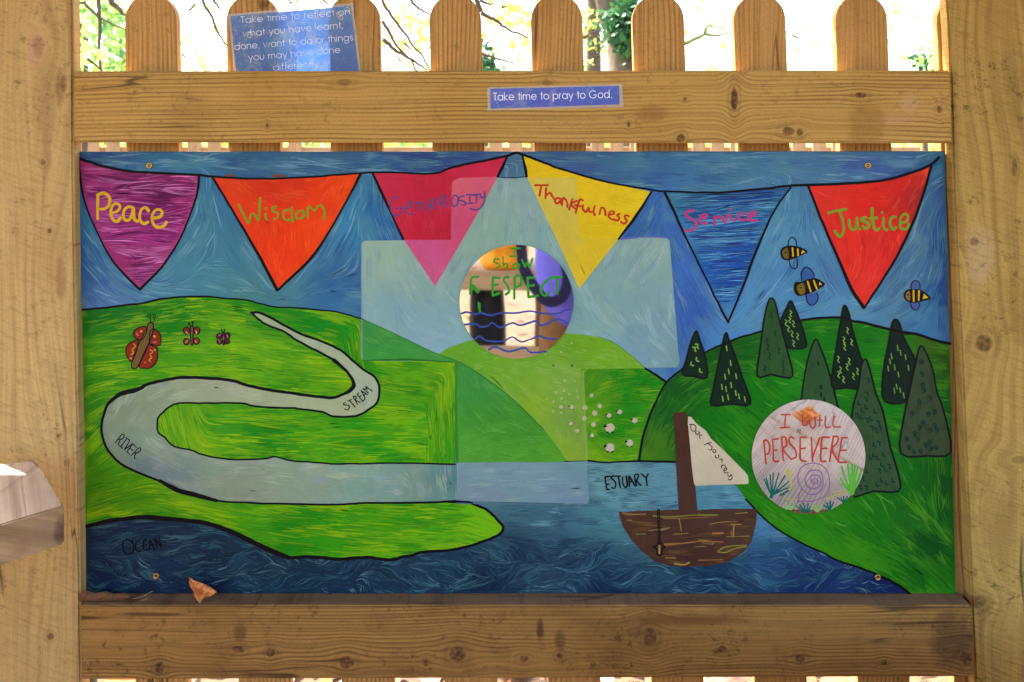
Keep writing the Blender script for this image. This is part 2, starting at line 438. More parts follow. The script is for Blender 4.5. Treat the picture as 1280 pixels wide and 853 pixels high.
        x = x-np.sin(a0+ja)*off; y = y+np.cos(a0+ja)*off
        sh = R.uniform(-.25, .25, nb*bundle)*L; x += np.cos(a0+ja)*sh; y += np.sin(a0+ja)*sh
        N = nb*bundle; st = 6; PX = np.zeros((N, st+1)); PY = np.zeros((N, st+1)); PA = np.zeros((N, st+1))
        alive = look(mk, x, y); PX[:, 0] = x; PY[:, 0] = y; PA[:, 0] = a0+ja
        ln_ = np.zeros(N, int)
        pa = a0+ja
        for k in range(1, st+1):
            a = ang(x, y)+ja
            d = np.cos(a-pa); a = np.where(d < 0, a+PI, a); pa = a
            nx = x+np.cos(a)*L/st; ny = y+np.sin(a)*L/st
            ok = alive & look(mk, nx, ny)
            x = np.where(ok, nx, x); y = np.where(ok, ny, y); alive = ok; ln_[ok] = k
            PX[:, k] = x; PY[:, k] = y; PA[:, k] = a
        tn = np.repeat(tn, bundle)*(1+R.normal(0, tone*.6, N))
        C = np.repeat(base, bundle, 0)*np.clip(tn, .35, 2.2)[:, None]
        acc = np.repeat(acc, bundle)
        for k, (cc, pr) in enumerate(accents):
            q = acc == k; C[q] = C[q]*(1-am)+lin(cc)*am*np.clip(tn[q], .6, 1.5)[:, None]
        kk = np.arange(st+1)
        for m_ in range(2, st+1):
            q = ln_ == m_
            if not q.any(): continue
            px = PX[q, :m_+1]; py = PY[q, :m_+1]; pa_ = PA[q, :m_+1]; nn = q.sum()
            prof = np.sin(np.linspace(.12, PI-.12, m_+1))**.7
            ww = (w*.5*R.uniform(.6, 1.35, nn))[:, None]*prof[None]
            sx = -np.sin(pa_)*ww; sy = np.cos(pa_)*ww
            V2 = np.stack([np.stack([px-sx, py-sy], -1), np.stack([px+sx, py+sy], -1)], 2)  # nn,m+1,2,2
            dep_ = dep+R.uniform(.15, 1.0, nn)*h
            D = np.repeat(dep_, (m_+1)*2)
            idx = np.arange(nn*(m_+1)*2).reshape(nn, m_+1, 2)
            fq = np.stack([idx[:, :-1, 0], idx[:, 1:, 0], idx[:, 1:, 1], idx[:, :-1, 1]], -1).reshape(-1, 4)
            s.add(V2.reshape(-1, 2), D, [], np.repeat(C[q], (m_+1)*2, 0))
            s.F += [tuple(r_) for r_ in (fq+(s.n-len(idx.ravel()))).tolist()]
    def build(s, name, parent, mat=None):
        V = np.vstack(s.V); C = np.vstack(s.C)*np.array([.93, .92, .80])
        o = mesh_obj(name, V, s.F, mat or M['paint'], parent, cols=np.clip(C, 0, 1))
        return o
def tr(pts, x0, y0, s): return [(x0+p[0]*s, y0+p[1]*s) for p in pts]
def circ(cx, cy, r, n=12, ry=None): return [(cx+r*math.cos(2*PI*i/n), cy+(ry or r)*math.sin(2*PI*i/n)) for i in range(n)]
def clampcol(f, fb, a, b, th=0.0, k=1.0):
    """mix towards colour b where the blotch noise is high"""
    bl = lin(b)
    def g(x, y):
        c = f(x, y); t = np.clip((fb(x, y)-th)*k, 0, 1)[:, None]*a
        return c*(1-t)+bl*t
    return g
LB = Vector((0, YB, ZC-.66))
mural = thing('mural_panel', 'large hand painted mural board of bunting, green hills, river and boat screwed to the fence', 'mural', LB)
bpoly = [(98, 190), (1181, 189), (1195, 742), (107, 742)]
def px_poly(poly, Y=YB): return [(at(x, y, Y).x, at(x, y, Y).z) for x, y in poly]
bm_obj('board', prism_xz(px_poly(bpoly), YB+.0002, YB+.0072, .0006), M['ply'], mural)

def onboard(poly):
    out = []
    for x, y in poly:
        lx = 98+(y-190)/552*9+.3; rx = 1181+(y-189)/553*14-.3
        out.append((min(max(x, lx), rx), min(max(y, 189.8), 741.7)))
    return out
# ---- outlines of the picture
P_LEFTTOP = [(98, 389), (108, 387), (130, 385), (160, 381), (175, 380), (195, 375), (226, 371), (262, 371), (285, 373.5), (308, 375), (325, 380), (345, 384), (362, 384.5), (395, 387), (420, 390), (440, 395), (453, 399)]
P_BANKTIP = [(569, 627), (585, 628), (594, 631), (606, 636), (614, 642), (622, 650), (629, 659), (625, 667), (614, 673), (600, 678), (585, 683), (560, 688), (529, 690), (516, 694), (504, 696), (487, 700), (465, 697), (447, 697), (425, 699), (400, 697), (380, 696), (361, 697), (347, 692), (333, 685), (312, 675), (291, 665), (270, 657), (249, 652), (228, 650), (207, 648), (184, 646), (160, 648), (136, 651), (120, 655), (98, 660)]
P_RIVER_U = [(314, 391), (326, 391.6), (347, 402), (375, 417), (403, 427), (426, 438), (440, 450), (454, 462), (469, 472), (474, 485), (472, 502), (461, 512), (445, 520), (417, 520.5), (403, 515), (380, 512), (363, 510), (319, 508), (302, 504), (258, 504), (225, 504), (213, 508), (202, 517), (197, 525), (198, 540), (206, 547), (218, 558), (240, 563), (252, 568), (285, 574), (328, 574), (344, 571), (364, 576), (392, 578), (420, 580), (450, 579.5), (500, 579), (569, 580.5)]
P_RIVER_L = [(314, 391), (323, 399), (335, 407), (356, 415), (370, 425), (389, 435), (417, 450), (433, 464), (442, 478), (440, 485), (431, 492), (412, 497.5), (375, 493), (340, 488), (310, 482), (291, 476), (263, 473), (228, 472), (202, 476), (183, 481), (171, 488), (150, 493.5), (136, 504), (130, 518), (127, 537), (133, 559), (150, 579), (178, 593), (201, 602), (221, 613), (249, 620), (271, 626), (300, 628), (361, 630), (420, 631), (450, 629), (500, 628.5), (540, 628), (569, 626.5)]
P_RHILL_T = [(799, 575), (803, 549), (808, 532), (814, 515), (826, 490), (833, 478), (854, 460), (866, 448), (880, 441), (895, 434), (910, 428), (924, 422), (954, 414), (985, 405), (1004, 400), (1020, 398), (1050, 397), (1064, 401), (1082, 404), (1100, 409), (1127, 415), (1147, 418), (1164, 424), (1188, 430)]
P_RHILL_B = [(799, 576), (850, 578), (880, 586), (918, 606), (932, 624), (950, 643), (971, 661), (1004, 680), (1027, 690), (1048, 701), (1078, 711), (1107, 723), (1125, 733), (1138, 743)]
sl = lambda p: [tuple(q) for q in smoothline(p, 3)]

# sky
skyp = Paint()
SKYC = [(110, 196, (45, 78, 128)), (300, 200, (54, 98, 142)), (420, 205, (58, 98, 136)), (500, 200, (46, 70, 132)), (560, 198, (50, 74, 138)), (640, 195, (72, 104, 146)), (700, 200, (60, 88, 150)), (780, 205, (64, 112, 150)), (900, 205, (72, 124, 158)), (1000, 215, (74, 118, 158)), (1080, 205, (66, 96, 158)), (1160, 200, (50, 92, 136)),
        (110, 260, (46, 110, 156)), (110, 340, (44, 92, 156)), (130, 375, (84, 120, 172)), (190, 370, (76, 134, 158)), (250, 250, (58, 120, 158)), (260, 330, (66, 128, 152)), (300, 365, (72, 128, 136)), (345, 372, (66, 124, 148)), (420, 350, (52, 104, 154)), (440, 290, (56, 132, 178)), (458, 240, (62, 124, 160)), (430, 380, (52, 106, 160)), (480, 260, (46, 112, 170)), (490, 290, (44, 96, 162)),
        (645, 210, (72, 120, 152)), (800, 285, (50, 96, 168)), (820, 270, (58, 106, 182)), (850, 330, (60, 106, 188)), (868, 390, (52, 92, 176)), (860, 420, (62, 106, 170)), (890, 420, (74, 132, 190)), (930, 390, (84, 146, 196)), (970, 300, (84, 146, 186)), (1000, 260, (78, 136, 178)), (1000, 350, (76, 136, 182)), (1040, 340, (76, 124, 176)), (1050, 390, (88, 144, 184)), (1110, 380, (80, 126, 158)), (1140, 300, (82, 118, 148)), (1160, 250, (60, 106, 156)), (1175, 300, (34, 82, 148)), (1178, 380, (32, 74, 140)), (1150, 410, (62, 116, 164)), (1170, 210, (44, 110, 152)), (830, 470, (74, 126, 188))]
skyc = field(SKYC)
skyb = clampcol(skyc, Fbm(60, 30, seed=3), .45, (86, 140, 160), .5, .8)
SKYA = [(x, 198, 2) for x in range(100, 1190, 60)]+[(x, 210, 4) for x in range(760, 1000, 60)]+[(105, 250, 78), (108, 300, 62), (130, 340, 50), (160, 375, 25), (100, 370, 30), (225, 370, 5), (255, 240, 80), (250, 300, -62), (225, 335, -52), (290, 300, 62), (320, 345, 55), (270, 350, 10), (300, 372, 5), (345, 378, 0), (375, 355, -52), (420, 300, -60), (445, 250, -66), (400, 370, -20), (465, 240, 85), (490, 275, 62), (475, 300, 70), (430, 385, 12), (645, 210, 90), (815, 270, -70), (800, 290, -50), (840, 290, 66), (870, 350, 62), (850, 420, 80), (890, 400, 48), (925, 400, -48), (920, 415, -15), (950, 340, -62), (975, 290, -62), (1000, 250, 88), (1030, 300, 66), (1055, 360, 58), (1000, 390, -10), (1060, 392, 0), (1040, 385, -40), (1110, 360, -52), (1130, 320, -58), (1155, 260, -68), (1175, 300, 88), (1180, 400, 85), (1150, 400, -45), (1120, 400, -25), (1165, 210, -30)]
skya = angfield(SKYA)
skypoly = onboard([(98, 189.5), (1182, 189.5), (1190, 440), (1190, 520), (103, 520)])
skyp.fill(skypoly, 0, skyb, 8)
skm = mask([(98, 189.5), (1182, 189.5), (1189, 440), (850, 500), (700, 440), (103, 400)]) 
# the bottom of the sky is covered by the hills; paint strokes only above them
below = mask([(90, 395)]+P_LEFTTOP[1:]+[(453, 470), (780, 470), (833, 482)]+P_RHILL_T[6:]+[(1210, 432), (1210, 760), (90, 760)])
bmk = mask(onboard(bpoly))
skm = skm & ~below & bmk
skyp.strokes(skm, .00001, 13000, skyb, skya, 34, 1.3, 7, .06, .13, [((116, 160, 186), .06), ((40, 74, 140), .12), ((90, 142, 154), .12)])
skyp.strokes(skm, .00004, 2600, skyb, skya, 36, .7, 3, .12, .15, [((140, 182, 202), .25)])
skyp.build('painted_sky', mural)

# water
wat = Paint()
WC = [(600, 600, (96, 136, 144)), (700, 600, (92, 134, 146)), (760, 590, (98, 142, 150)), (820, 600, (94, 142, 160)), (760, 620, (100, 148, 160)), (650, 640, (62, 100, 116)), (700, 650, (62, 102, 124)), (750, 650, (70, 122, 134)), (900, 620, (84, 138, 162)), (950, 660, (76, 126, 164)), (960, 690, (46, 92, 142)), (1000, 710, (34, 70, 128)), (700, 690, (34, 66, 98)), (640, 690, (30, 60, 96)), (560, 710, (28, 64, 96)), (450, 720, (22, 56, 88)), (350, 720, (20, 58, 86)), (300, 700, (22, 58, 88)), (200, 680, (24, 56, 92)), (130, 690, (22, 52, 92)), (120, 730, (12, 40, 82)), (250, 735, (14, 42, 78)), (600, 735, (18, 44, 78)), (750, 735, (20, 50, 88)), (900, 735, (24, 60, 104)), (1000, 735, (24, 48, 112)), (1100, 738, (20, 38, 104)), (860, 720, (26, 62, 104)), (740, 710, (34, 74, 108))]
watc = field([(a, b, tuple(q*(.8 if b > 670 else 1) for q in c)) for a, b, c in WC]); watb = clampcol(watc, Fbm(40, 18, seed=5), .5, (60, 116, 132), .7, .7)
wpoly = onboard([(98, 600), (560, 600), (569, 574), (860, 574), (950, 600), (1145, 741.7), (98, 741.7)])
wat.fill(wpoly, DL*1, watb, 8)
wm = mask(wpoly)
WF = Fbm(64, 52, 12, seed=78)
def wava(x, y):
    deep = np.clip((y-655)/35, 0, 1)
    a = .5*WF(x, y)
    return a*deep+.06*np.sin(x*.05+y*.1)
wat.strokes(wm & ~mask([(90, 700), (90, 560), (629, 560), (629, 640)]), DL*1, 7000, watb, wava, 28, 1.15, 6, .12, .24, [((112, 160, 172), .1), ((22, 50, 96), .12)])
deepm = mask([(98, 660), (184, 646), (249, 652), (333, 685), (361, 697), (487, 700), (629, 668), (760, 690), (950, 690), (1010, 692), (1138, 742), (98, 742)]) & wm
wat.strokes(deepm, DL*1, 9500, watb, wava, 36, 1.25, 6, .10, .34, [((58, 100, 118), .16), ((8, 22, 60), .28)], am=.45)
wat.strokes(deepm, DL*1+.00002, 1500, watb, wava, 34, .8, 4, .12, .3, [((84, 128, 140), .3)], am=.45)
wat.build('painted_water', mural)

# left land
land = Paint()
LC = [(110, 400, (20, 108, 20)), (150, 395, (16, 106, 22)), (200, 400, (22, 118, 14)), (300, 390, (24, 128, 14)), (380, 400, (10, 130, 22)), (430, 410, (24, 140, 16)), (450, 440, (28, 130, 12)), (120, 440, (60, 140, 12)), (150, 460, (70, 148, 10)), (220, 440, (72, 152, 14)), (280, 420, (100, 168, 16)), (330, 450, (96, 164, 14)), (270, 450, (90, 160, 12)), (380, 470, (84, 160, 8)), (420, 480, (96, 160, 8)), (120, 500, (52, 132, 14)), (110, 560, (50, 130, 12)), (110, 600, (72, 146, 12)), (140, 620, (84, 150, 12)), (110, 640, (88, 152, 16)), (200, 630, (88, 158, 14)), (300, 640, (70, 156, 12)), (380, 650, (34, 138, 8)), (400, 670, (54, 150, 8)), (500, 650, (60, 150, 8)), (470, 690, (84, 160, 10)), (560, 660, (78, 160, 14)), (590, 650, (110, 180, 14)), (580, 680, (120, 186, 20)), (215, 530, (120, 172, 20)), (240, 550, (110, 166, 12)), (260, 530, (50, 146, 18)), (320, 540, (24, 132, 10)), (380, 550, (70, 158, 14)), (420, 535, (40, 148, 10)), (450, 560, (24, 144, 10)), (490, 540, (96, 172, 10)), (520, 560, (70, 160, 10)), (550, 490, (100, 162, 10)), (500, 470, (90, 162, 12)), (560, 560, (40, 150, 20)), (480, 500, (80, 158, 12)), (520, 510, (60, 150, 12))]
landc = clampcol(field(LC, 1.7), Fbm(90, 22, seed=8), .9, (140, 184, 10), .2, .7)
landc = clampcol(landc, Fbm(110, 20, seed=9), .8, (16, 124, 10), .5, .7)
lpoly = [(98, 389)]+sl(P_LEFTTOP)[1:]+[(453, 451), (569.5, 452)]+sl(P_BANKTIP)
land.fill(onboard(lpoly), DL*2, landc, 6)
lm = mask(onboard(lpoly))
lang = angfield([(110, 395, -10), (200, 385, -8), (300, 395, 8), (400, 400, 12), (450, 440, 85), (150, 460, -5), (250, 440, 0), (350, 450, 5), (400, 480, 3), (110, 550, -45), (120, 620, -15), (250, 640, 12), (400, 650, 4), (560, 660, 0), (600, 655, 20), (215, 530, 75), (300, 540, 2), (400, 550, 0), (500, 540, -4), (556, 500, 88), (564, 560, 88), (470, 480, 10), (520, 480, 5)])
land.strokes(lm, DL*2, 14000, landc, lang, 38, 1.7, 6, .06, .075, [((130, 170, 24), .06), ((20, 120, 10), .08)])
land.strokes(lm, DL*2+.00003, 1400, landc, lang, 34, .6, 3, .08, .12, [((150, 186, 50), .15)])
land.build('painted_hill', mural)
# middle hill with the sheep
midh = Paint()
mpoly = [(726, 460)]+[(770, 459), (800, 459), (806, 461), (820, 469), (833, 478), (827, 489), (815, 515), (805, 545), (799, 577), (733, 577)]
MC = [(735, 470, (70, 138, 20)), (770, 470, (10, 126, 12)), (800, 480, (10, 122, 12)), (820, 480, (30, 130, 12)), (750, 490, (70, 140, 14)), (780, 500, (8, 124, 8)), (810, 500, (70, 150, 20)), (740, 520, (92, 154, 24)), (770, 530, (10, 128, 8)), (755, 545, (16, 128, 8)), (790, 550, (60, 140, 14)), (740, 570, (110, 164, 16)), (780, 572, (80, 148, 14))]
mc = clampcol(field(MC), Fbm(40, 12, seed=12), .6, (110, 164, 20), .5, .7)
midh.fill(mpoly, DL*2.5, mc, 6)
midh.strokes(mask(mpoly), DL*2.5, 1500, mc, angfield([(740, 475, -45), (760, 500, -10), (790, 480, 3), (780, 540, 5), (740, 560, 20), (800, 560, 0)]), 24, 1.1, 5, .12, .16, [((140, 180, 30), .10)])
midh.build('painted_hill', mural)
# right hill
rh = Paint()
rpoly = onboard(sl(P_RHILL_T)+[(1199, 741.7), (1138, 741.7)]+sl(P_RHILL_B)[::-1])
RC = [(840, 490, (18, 92, 22)), (900, 440, (12, 90, 20)), (960, 425, (12, 110, 18)), (1040, 410, (20, 124, 16)), (1100, 420, (26, 128, 14)), (1150, 430, (62, 104, 10)), (1180, 450, (26, 84, 14)), (830, 530, (14, 98, 24)), (815, 565, (70, 130, 24)), (850, 540, (10, 108, 20)), (880, 520, (12, 122, 12)), (940, 480, (14, 126, 10)), (920, 540, (44, 146, 12)), (900, 570, (20, 128, 10)), (980, 480, (30, 142, 14)), (1050, 480, (18, 126, 10)), (1100, 500, (12, 128, 12)), (1100, 460, (24, 138, 14)), (1185, 520, (10, 92, 14)), (1180, 600, (6, 84, 16)), (1120, 600, (10, 112, 14)), (960, 620, (34, 136, 10)), (960, 640, (50, 146, 14)), (1020, 650, (40, 142, 12)), (1000, 670, (60, 152, 12)), (1080, 650, (20, 122, 12)), (1060, 690, (60, 148, 10)), (1130, 640, (30, 112, 20)), (1150, 680, (8, 80, 18)), (1130, 710, (14, 108, 14)), (1185, 700, (10, 110, 12)), (1170, 735, (40, 142, 16)), (1110, 700, (16, 118, 12))]
rc = clampcol(field([(a, b, tuple(q*.9 for q in c)) for a, b, c in RC], 1.7), Fbm(70, 30, seed=15), .5, (90, 160, 20), .8, .6)
rh.fill(rpoly, DL*2, rc, 7)
ra = angfield([(830, 510, -55), (810, 560, -75), (860, 470, -30), (950, 430, -12), (1040, 410, 0), (1150, 430, 15), (900, 550, 45), (950, 500, 40), (1000, 470, 20), (1060, 480, 5), (960, 640, 40), (1020, 670, 35), (1100, 640, 40), (1180, 600, 88), (1150, 700, 40), (1100, 700, 30), (1090, 480, 0)])
rmk = mask(rpoly)
rh.strokes(rmk, DL*2, 9500, rc, ra, 38, 1.6, 6, .08, .085, [((60, 146, 16), .07), ((6, 76, 16), .08)])
rh.strokes(rmk, DL*2+.00003, 900, rc, ra, 24, .6, 3, .3, .12, [((110, 180, 60), .2)])
rh.build('painted_hill', mural)
# river
rv = Paint()
rvp = sl(P_RIVER_U)+[(572, 580.5), (574, 600), (572, 626.5)]+sl(P_RIVER_L)[::-1][:-1]
RVC = [(330, 398, (158, 172, 150)), (400, 436, (164, 178, 160)), (450, 480, (168, 180, 172)), (465, 500, (164, 174, 166)), (440, 512, (166, 172, 144)), (380, 504, (168, 176, 156)), (300, 494, (164, 170, 150)), (240, 485, (156, 162, 146)), (180, 500, (142, 154, 140)), (160, 520, (134, 146, 132)), (150, 560, (126, 142, 132)), (190, 560, (136, 152, 146)), (180, 585, (110, 128, 146)), (210, 598, (120, 138, 156)), (260, 590, (140, 156, 150)), (300, 615, (140, 152, 144)), (360, 600, (142, 160, 154)), (440, 590, (132, 162, 164)), (470, 610, (124, 156, 162)), (520, 600, (122, 150, 152)), (550, 600, (102, 140, 152)), (565, 600, (82, 126, 148)), (566, 618, (100, 140, 150))]
rvc = clampcol(field([(a, b, (c[0]*.98, c[1]*1.0, c[2]*.9)) for a, b, c in RVC]), Fbm(60, 30, seed=21), .4, (168, 170, 150), .6, .6)
rv.fill(rvp, DL*3.4, rvc, 6)
rv.strokes(mask(rvp), DL*3.4, 2600, rvc, angfield([(350, 405, 30), (420, 445, 35), (460, 490, 85), (430, 510, 5), (300, 494, 5), (200, 490, -15), (155, 520, -60), (150, 560, 60), (190, 585, 25), (300, 605, 3), (450, 605, 0), (560, 605, 80)]), 26, 1.3, 6, .1, .05, [((150, 160, 170), .1), ((176, 186, 160), .08)])
rv.build('painted_river', mural)
# pale cross
CR = [(566, 228), (570, 223), (600, 221.5), (718, 222), (721, 225), (724, 298), (832, 297), (837, 301), (849, 454), (846, 459.5), (727, 461.5), (736, 626), (733, 630), (575, 626), (572, 623), (569, 452), (455, 450.5), (452, 447), (452, 305), (456, 301), (563, 300)]
cr = Paint()
CC = [(600, 240, (140, 168, 176)), (650, 240, (136, 166, 182)), (560, 310, (138, 166, 170)), (480, 320, (148, 176, 176)), (470, 400, (132, 168, 188)), (530, 350, (134, 166, 176)), (540, 420, (130, 168, 202)), (500, 390, (130, 164, 188)), (600, 290, (136, 170, 170)), (690, 290, (130, 166, 176)), (760, 350, (128, 162, 176)), (820, 310, (140, 170, 178)), (820, 380, (128, 160, 182)), (800, 430, (120, 156, 186)), (740, 400, (126, 166, 180)), (780, 440, (120, 156, 194)), (580, 400, (132, 168, 190)), (840, 450, (118, 150, 170))]
crc = clampcol(field([(a, b, (c[0], c[1]*1.02, c[2]*.94)) for a, b, c in CC]), Fbm(50, 50, seed=31), .35, (160, 184, 176), .5, .8)
cr.fill(CR, DL*4, crc, 7)
cm = mask(CR)
ca = angfield([(600, 240, -72), (640, 260, 90), (680, 240, 66), (470, 320, 80), (470, 400, 80), (510, 350, 62), (540, 400, 40), (545, 430, 20), (590, 330, -62), (600, 400, -40), (700, 330, 62), (760, 340, -58), (740, 390, 60), (800, 320, -60), (830, 380, 85), (780, 430, 40), (740, 410, 20), (820, 440, 45)])
cr.strokes(cm, DL*4, 4200, crc, ca, 30, 1.1, 6, .12, .08, [((164, 192, 200), .16), ((112, 146, 178), .14)])
cr.build('painted_cross', mural)
gl = Paint()
dg = [(453, 399), (480, 411), (505, 423), (530, 435), (548, 443), (562, 447), (575, 453), (600, 468), (630, 490), (660, 516), (685, 543), (700, 563), (709, 577.5), (572, 578.5), (569.5, 452), (500, 451), (453, 450)]
DC = [(470, 420, (56, 140, 66)), (520, 440, (60, 146, 62)), (480, 440, (60, 150, 58)), (590, 480, (58, 142, 62)), (600, 520, (62, 142, 44)), (650, 540, (64, 142, 40)), (640, 570, (74, 152, 40)), (580, 560, (80, 156, 50)), (690, 570, (84, 156, 40))]
dgc = clampcol(field(DC), Fbm(50, 30, seed=33), .4, (92, 164, 60), .6, .6)
gl.fill(dg, DL*4.8, dgc, 7)
gl.strokes(mask(dg), DL*4.8, 2400, dgc, angfield([(470, 410, 25), (520, 440, 25), (480, 445, 2), (580, 480, 80), (620, 500, 20), (650, 560, 5), (600, 570, -3)]), 22, 1.1, 5, .25, .12, [((100, 172, 80), .12)])
gl.build('painted_hill', mural)
lg = Paint()
lgp = [(548, 443), (560, 435), (580, 428), (605, 422), (640, 418), (700, 416), (725, 418), (745, 421), (770, 430), (790, 444), (800, 453), (807, 460.5), (727, 461.5), (733, 576.5), (709, 577.5), (700, 563), (685, 543), (660, 516), (630, 490), (600, 468), (575, 453), (562, 447)]
GC = [(600, 440, (98, 164, 38)), (650, 440, (112, 168, 52)), (700, 430, (104, 160, 36)), (740, 430, (112, 168, 30)), (780, 450, (116, 170, 44)), (640, 480, (116, 168, 52)), (700, 480, (122, 166, 66)), (700, 520, (116, 158, 66)), (660, 500, (130, 172, 40)), (700, 550, (136, 172, 46)), (715, 570, (132, 166, 52)), (720, 530, (116, 152, 60))]
lgc = clampcol(field(GC), Fbm(50, 20, seed=35), .35, (142, 182, 50), .6, .6)
lg.fill(lgp, DL*4.8, lgc, 7)
lg.strokes(mask(lgp), DL*4.8, 1900, lgc, angfield([(580, 435, -20), (650, 430, -4), (740, 430, 8), (790, 450, 30), (650, 490, 40), (690, 540, 52), (700, 480, 10), (725, 520, 88), (725, 560, 80)]), 24, 1.1, 5, .14, .08, [((150, 184, 90), .12)])
lg.build('painted_hill', mural)
wg = Paint()
wgp = [(572, 578.5), (650, 577.5), (733, 575.5), (736.5, 626), (734, 630), (660, 628), (575, 626), (572, 622)]
wgc = field([(580, 590, (118, 150, 160)), (650, 590, (122, 150, 166)), (720, 590, (110, 148, 158)), (600, 620, (120, 140, 158)), (700, 620, (114, 138, 162)), (640, 605, (116, 148, 160))])
wg.fill(wgp, DL*4.8, wgc, 8)
wg.strokes(mask(wgp), DL*4.8, 800, wgc, lambda x, y: 0*x-.02, 34, 1.2, 5, .06, .06, [((146, 172, 168), .12)])
wg.build('painted_water', mural)

# black outlines
BLK = (7, 6, 9)
ol = Paint(); D5 = DL*5.6
def rough_line(P, pts, w, k=4, dep=D5, col=BLK):
    L = smoothline(pts, k); L = L+R.normal(0, .16, L.shape); P.ribbon(L, w*1.22, col, dep, k=1, wob=.22)
rough_line(ol, P_LEFTTOP, 1.9); rough_line(ol, P_RIVER_U, 2.1); rough_line(ol, P_RIVER_L, 2.6)
rough_line(ol, [(135, 505), (150, 493), (171, 487.5), (183, 481)], 4.0)
rough_line(ol, [(200, 601), (221, 612.5), (249, 620), (271, 626)], 4.2)
rough_line(ol, [(417, 450), (433, 464), (442, 478), (440, 486), (431, 492)], 3.6)
rough_line(ol, [(560, 627)]+P_BANKTIP[1:], 3.4); rough_line(ol, [(184, 647), (249, 653), (291, 666), (333, 686), (361, 697)], 4.2)
rough_line(ol, [(806, 460), (820, 469), (833, 478)], 2.2); rough_line(ol, P_RHILL_T, 2.3); rough_line(ol, P_RHILL_B[4:], 2.3)
rough_line(ol, [(735, 576), (760, 578), (800, 576.5), (850, 578)], 2.0)
ol.build('painted_outline', mural)['kind'] = 'stuff'
og = Paint()
rough_line(og, [(453, 399), (480, 411), (520, 430), (548, 443), (575, 453), (600, 468), (640, 498), (680, 537)], 1.0, col=(44, 110, 40))
rough_line(og, [(453, 451), (510, 449.5), (569, 453)], 1.4, col=(30, 110, 34)); rough_line(og, [(570, 454), (570.5, 520), (572, 578)], 2.0, col=(44, 132, 40))
rough_line(og, [(452, 304), (452, 380), (453, 448)], 1.1, col=(120, 150, 170)); rough_line(og, [(729, 464), (731, 520), (734, 574)], 2.4, col=(128, 168, 70))
rough_line(og, [(623, 221.5), (640, 222.5), (658, 221.5)], 1.1, col=(40, 62, 100)); rough_line(og, [(776, 299), (810, 296), (834, 297)], 1.6, col=(96, 104, 190))
rough_line(og, [(748, 421), (770, 430), (806, 460)], 1.1, col=(88, 146, 60))
rough_line(og, [(572, 629), (640, 630), (700, 631.5), (735, 630.5)], 1.4, col=(82, 112, 130))
og.build('painted_outline', mural)['kind'] = 'stuff'

# bunting
def pennant(poly, colc, ang, n, acc, tone, label, name, letters, lcol, lw, outline, T, glaze=None, ln=24, bw=1.2, flat=None):
    p = Paint(); f = field(colc) if not callable(colc) else colc
    p.fill(poly, D5+DL*.6, f, 6)
    p.strokes(mask(poly), D5+DL*.6, n, f, ang, ln, bw, 5, .12 if tone < .2 else .05, tone*(1.6 if tone > .2 else .9), acc, am=.75 if tone > .2 else .4)
    if glaze:
        for gp, gc_, gt in glaze:
            gf = field(gc_); p.fill(gp, D5+DL*1.7, gf, 6); p.strokes(mask(gp), D5+DL*1.7, 400, gf, ang, 20, 1.1, 5, .12, gt, [])
    o = p.build('pennant', mural); o['label'] = label
    q = Paint()
    for l in outline:
        rough_line(q, l[0], l[1], dep=D5+DL*2.8)
    q.build('painted_outline', o)['kind'] = 'stuff'
    e = Paint()
    for s_ in letters:
        if len(s_) == 1: e.ribbon(tr([(s_[0][0]-6, s_[0][1]), (s_[0][0]+6, s_[0][1])], *T), lw*1.1, lcol, D5+DL*3.2, k=3)
        else: e.ribbon(tr(s_, *T), lw, lcol, D5+DL*3.2, k=5)
    e.build('lettering', o, M['wetpaint'])
    return o
pp = [(99, 200.5), (120, 205.5), (140, 210), (165, 214.5), (210, 217.5), (249, 219), (247.6, 236), (242, 257), (225, 299), (202, 334), (175, 362), (143, 329), (120, 287), (106, 252), (100, 219)]
pennant(pp, [(110, 215, (150, 46, 110)), (180, 225, (150, 50, 112)), (150, 235, (110, 22, 80)), (230, 230, (166, 64, 122)), (130, 260, (166, 60, 130)), (180, 260, (120, 24, 100)), (220, 270, (170, 56, 128)), (150, 290, (150, 40, 120)), (200, 290, (150, 40, 124)), (180, 320, (154, 52, 128)), (170, 340, (158, 66, 130)), (210, 310, (170, 60, 118)), (155, 330, (150, 40, 100)), (200, 240, (110, 16, 84)), (185, 245, (80, 14, 64))],
    lambda x, y: .12*np.sin(x*.05+y*.12)+.1*np.sin(y*.4), 1900, [((198, 112, 178), .18), ((92, 10, 78), .22)], .28, 'purple pennant lettered Peace in yellow', 'p',
    [[(110, 110), (105, 240), (105, 375)], [(100, 125), (150, 100), (200, 110), (235, 160), (225, 230), (180, 265), (130, 270)], [(262, 310), (310, 295), (345, 250), (325, 215), (280, 215), (250, 270), (250, 340), (280, 390), (320, 400), (350, 360)],
     [(480, 250), (430, 245), (390, 280), (380, 340), (400, 385), (445, 380), (475, 320), (485, 260), (490, 330), (500, 380), (535, 400)], [(650, 290), (620, 255), (575, 270), (555, 330), (560, 390), (600, 425), (645, 405)], [(710, 365), (770, 350), (795, 310), (770, 275), (725, 280), (690, 330), (690, 400), (720, 450), (770, 465), (820, 440), (840, 405)]],
    (214, 168, 20), 3.6, [(pp[5:11], 2.1), ([pp[10]]+pp[11:]+[pp[0]], 2.1)], (110, 230, .1172), ln=44, bw=1.35)
pw = [(266, 222), (300, 223), (345, 223), (400, 221), (430, 219), (451, 217), (434, 250), (410, 292), (387, 325), (347, 363), (319, 311), (292, 265)]
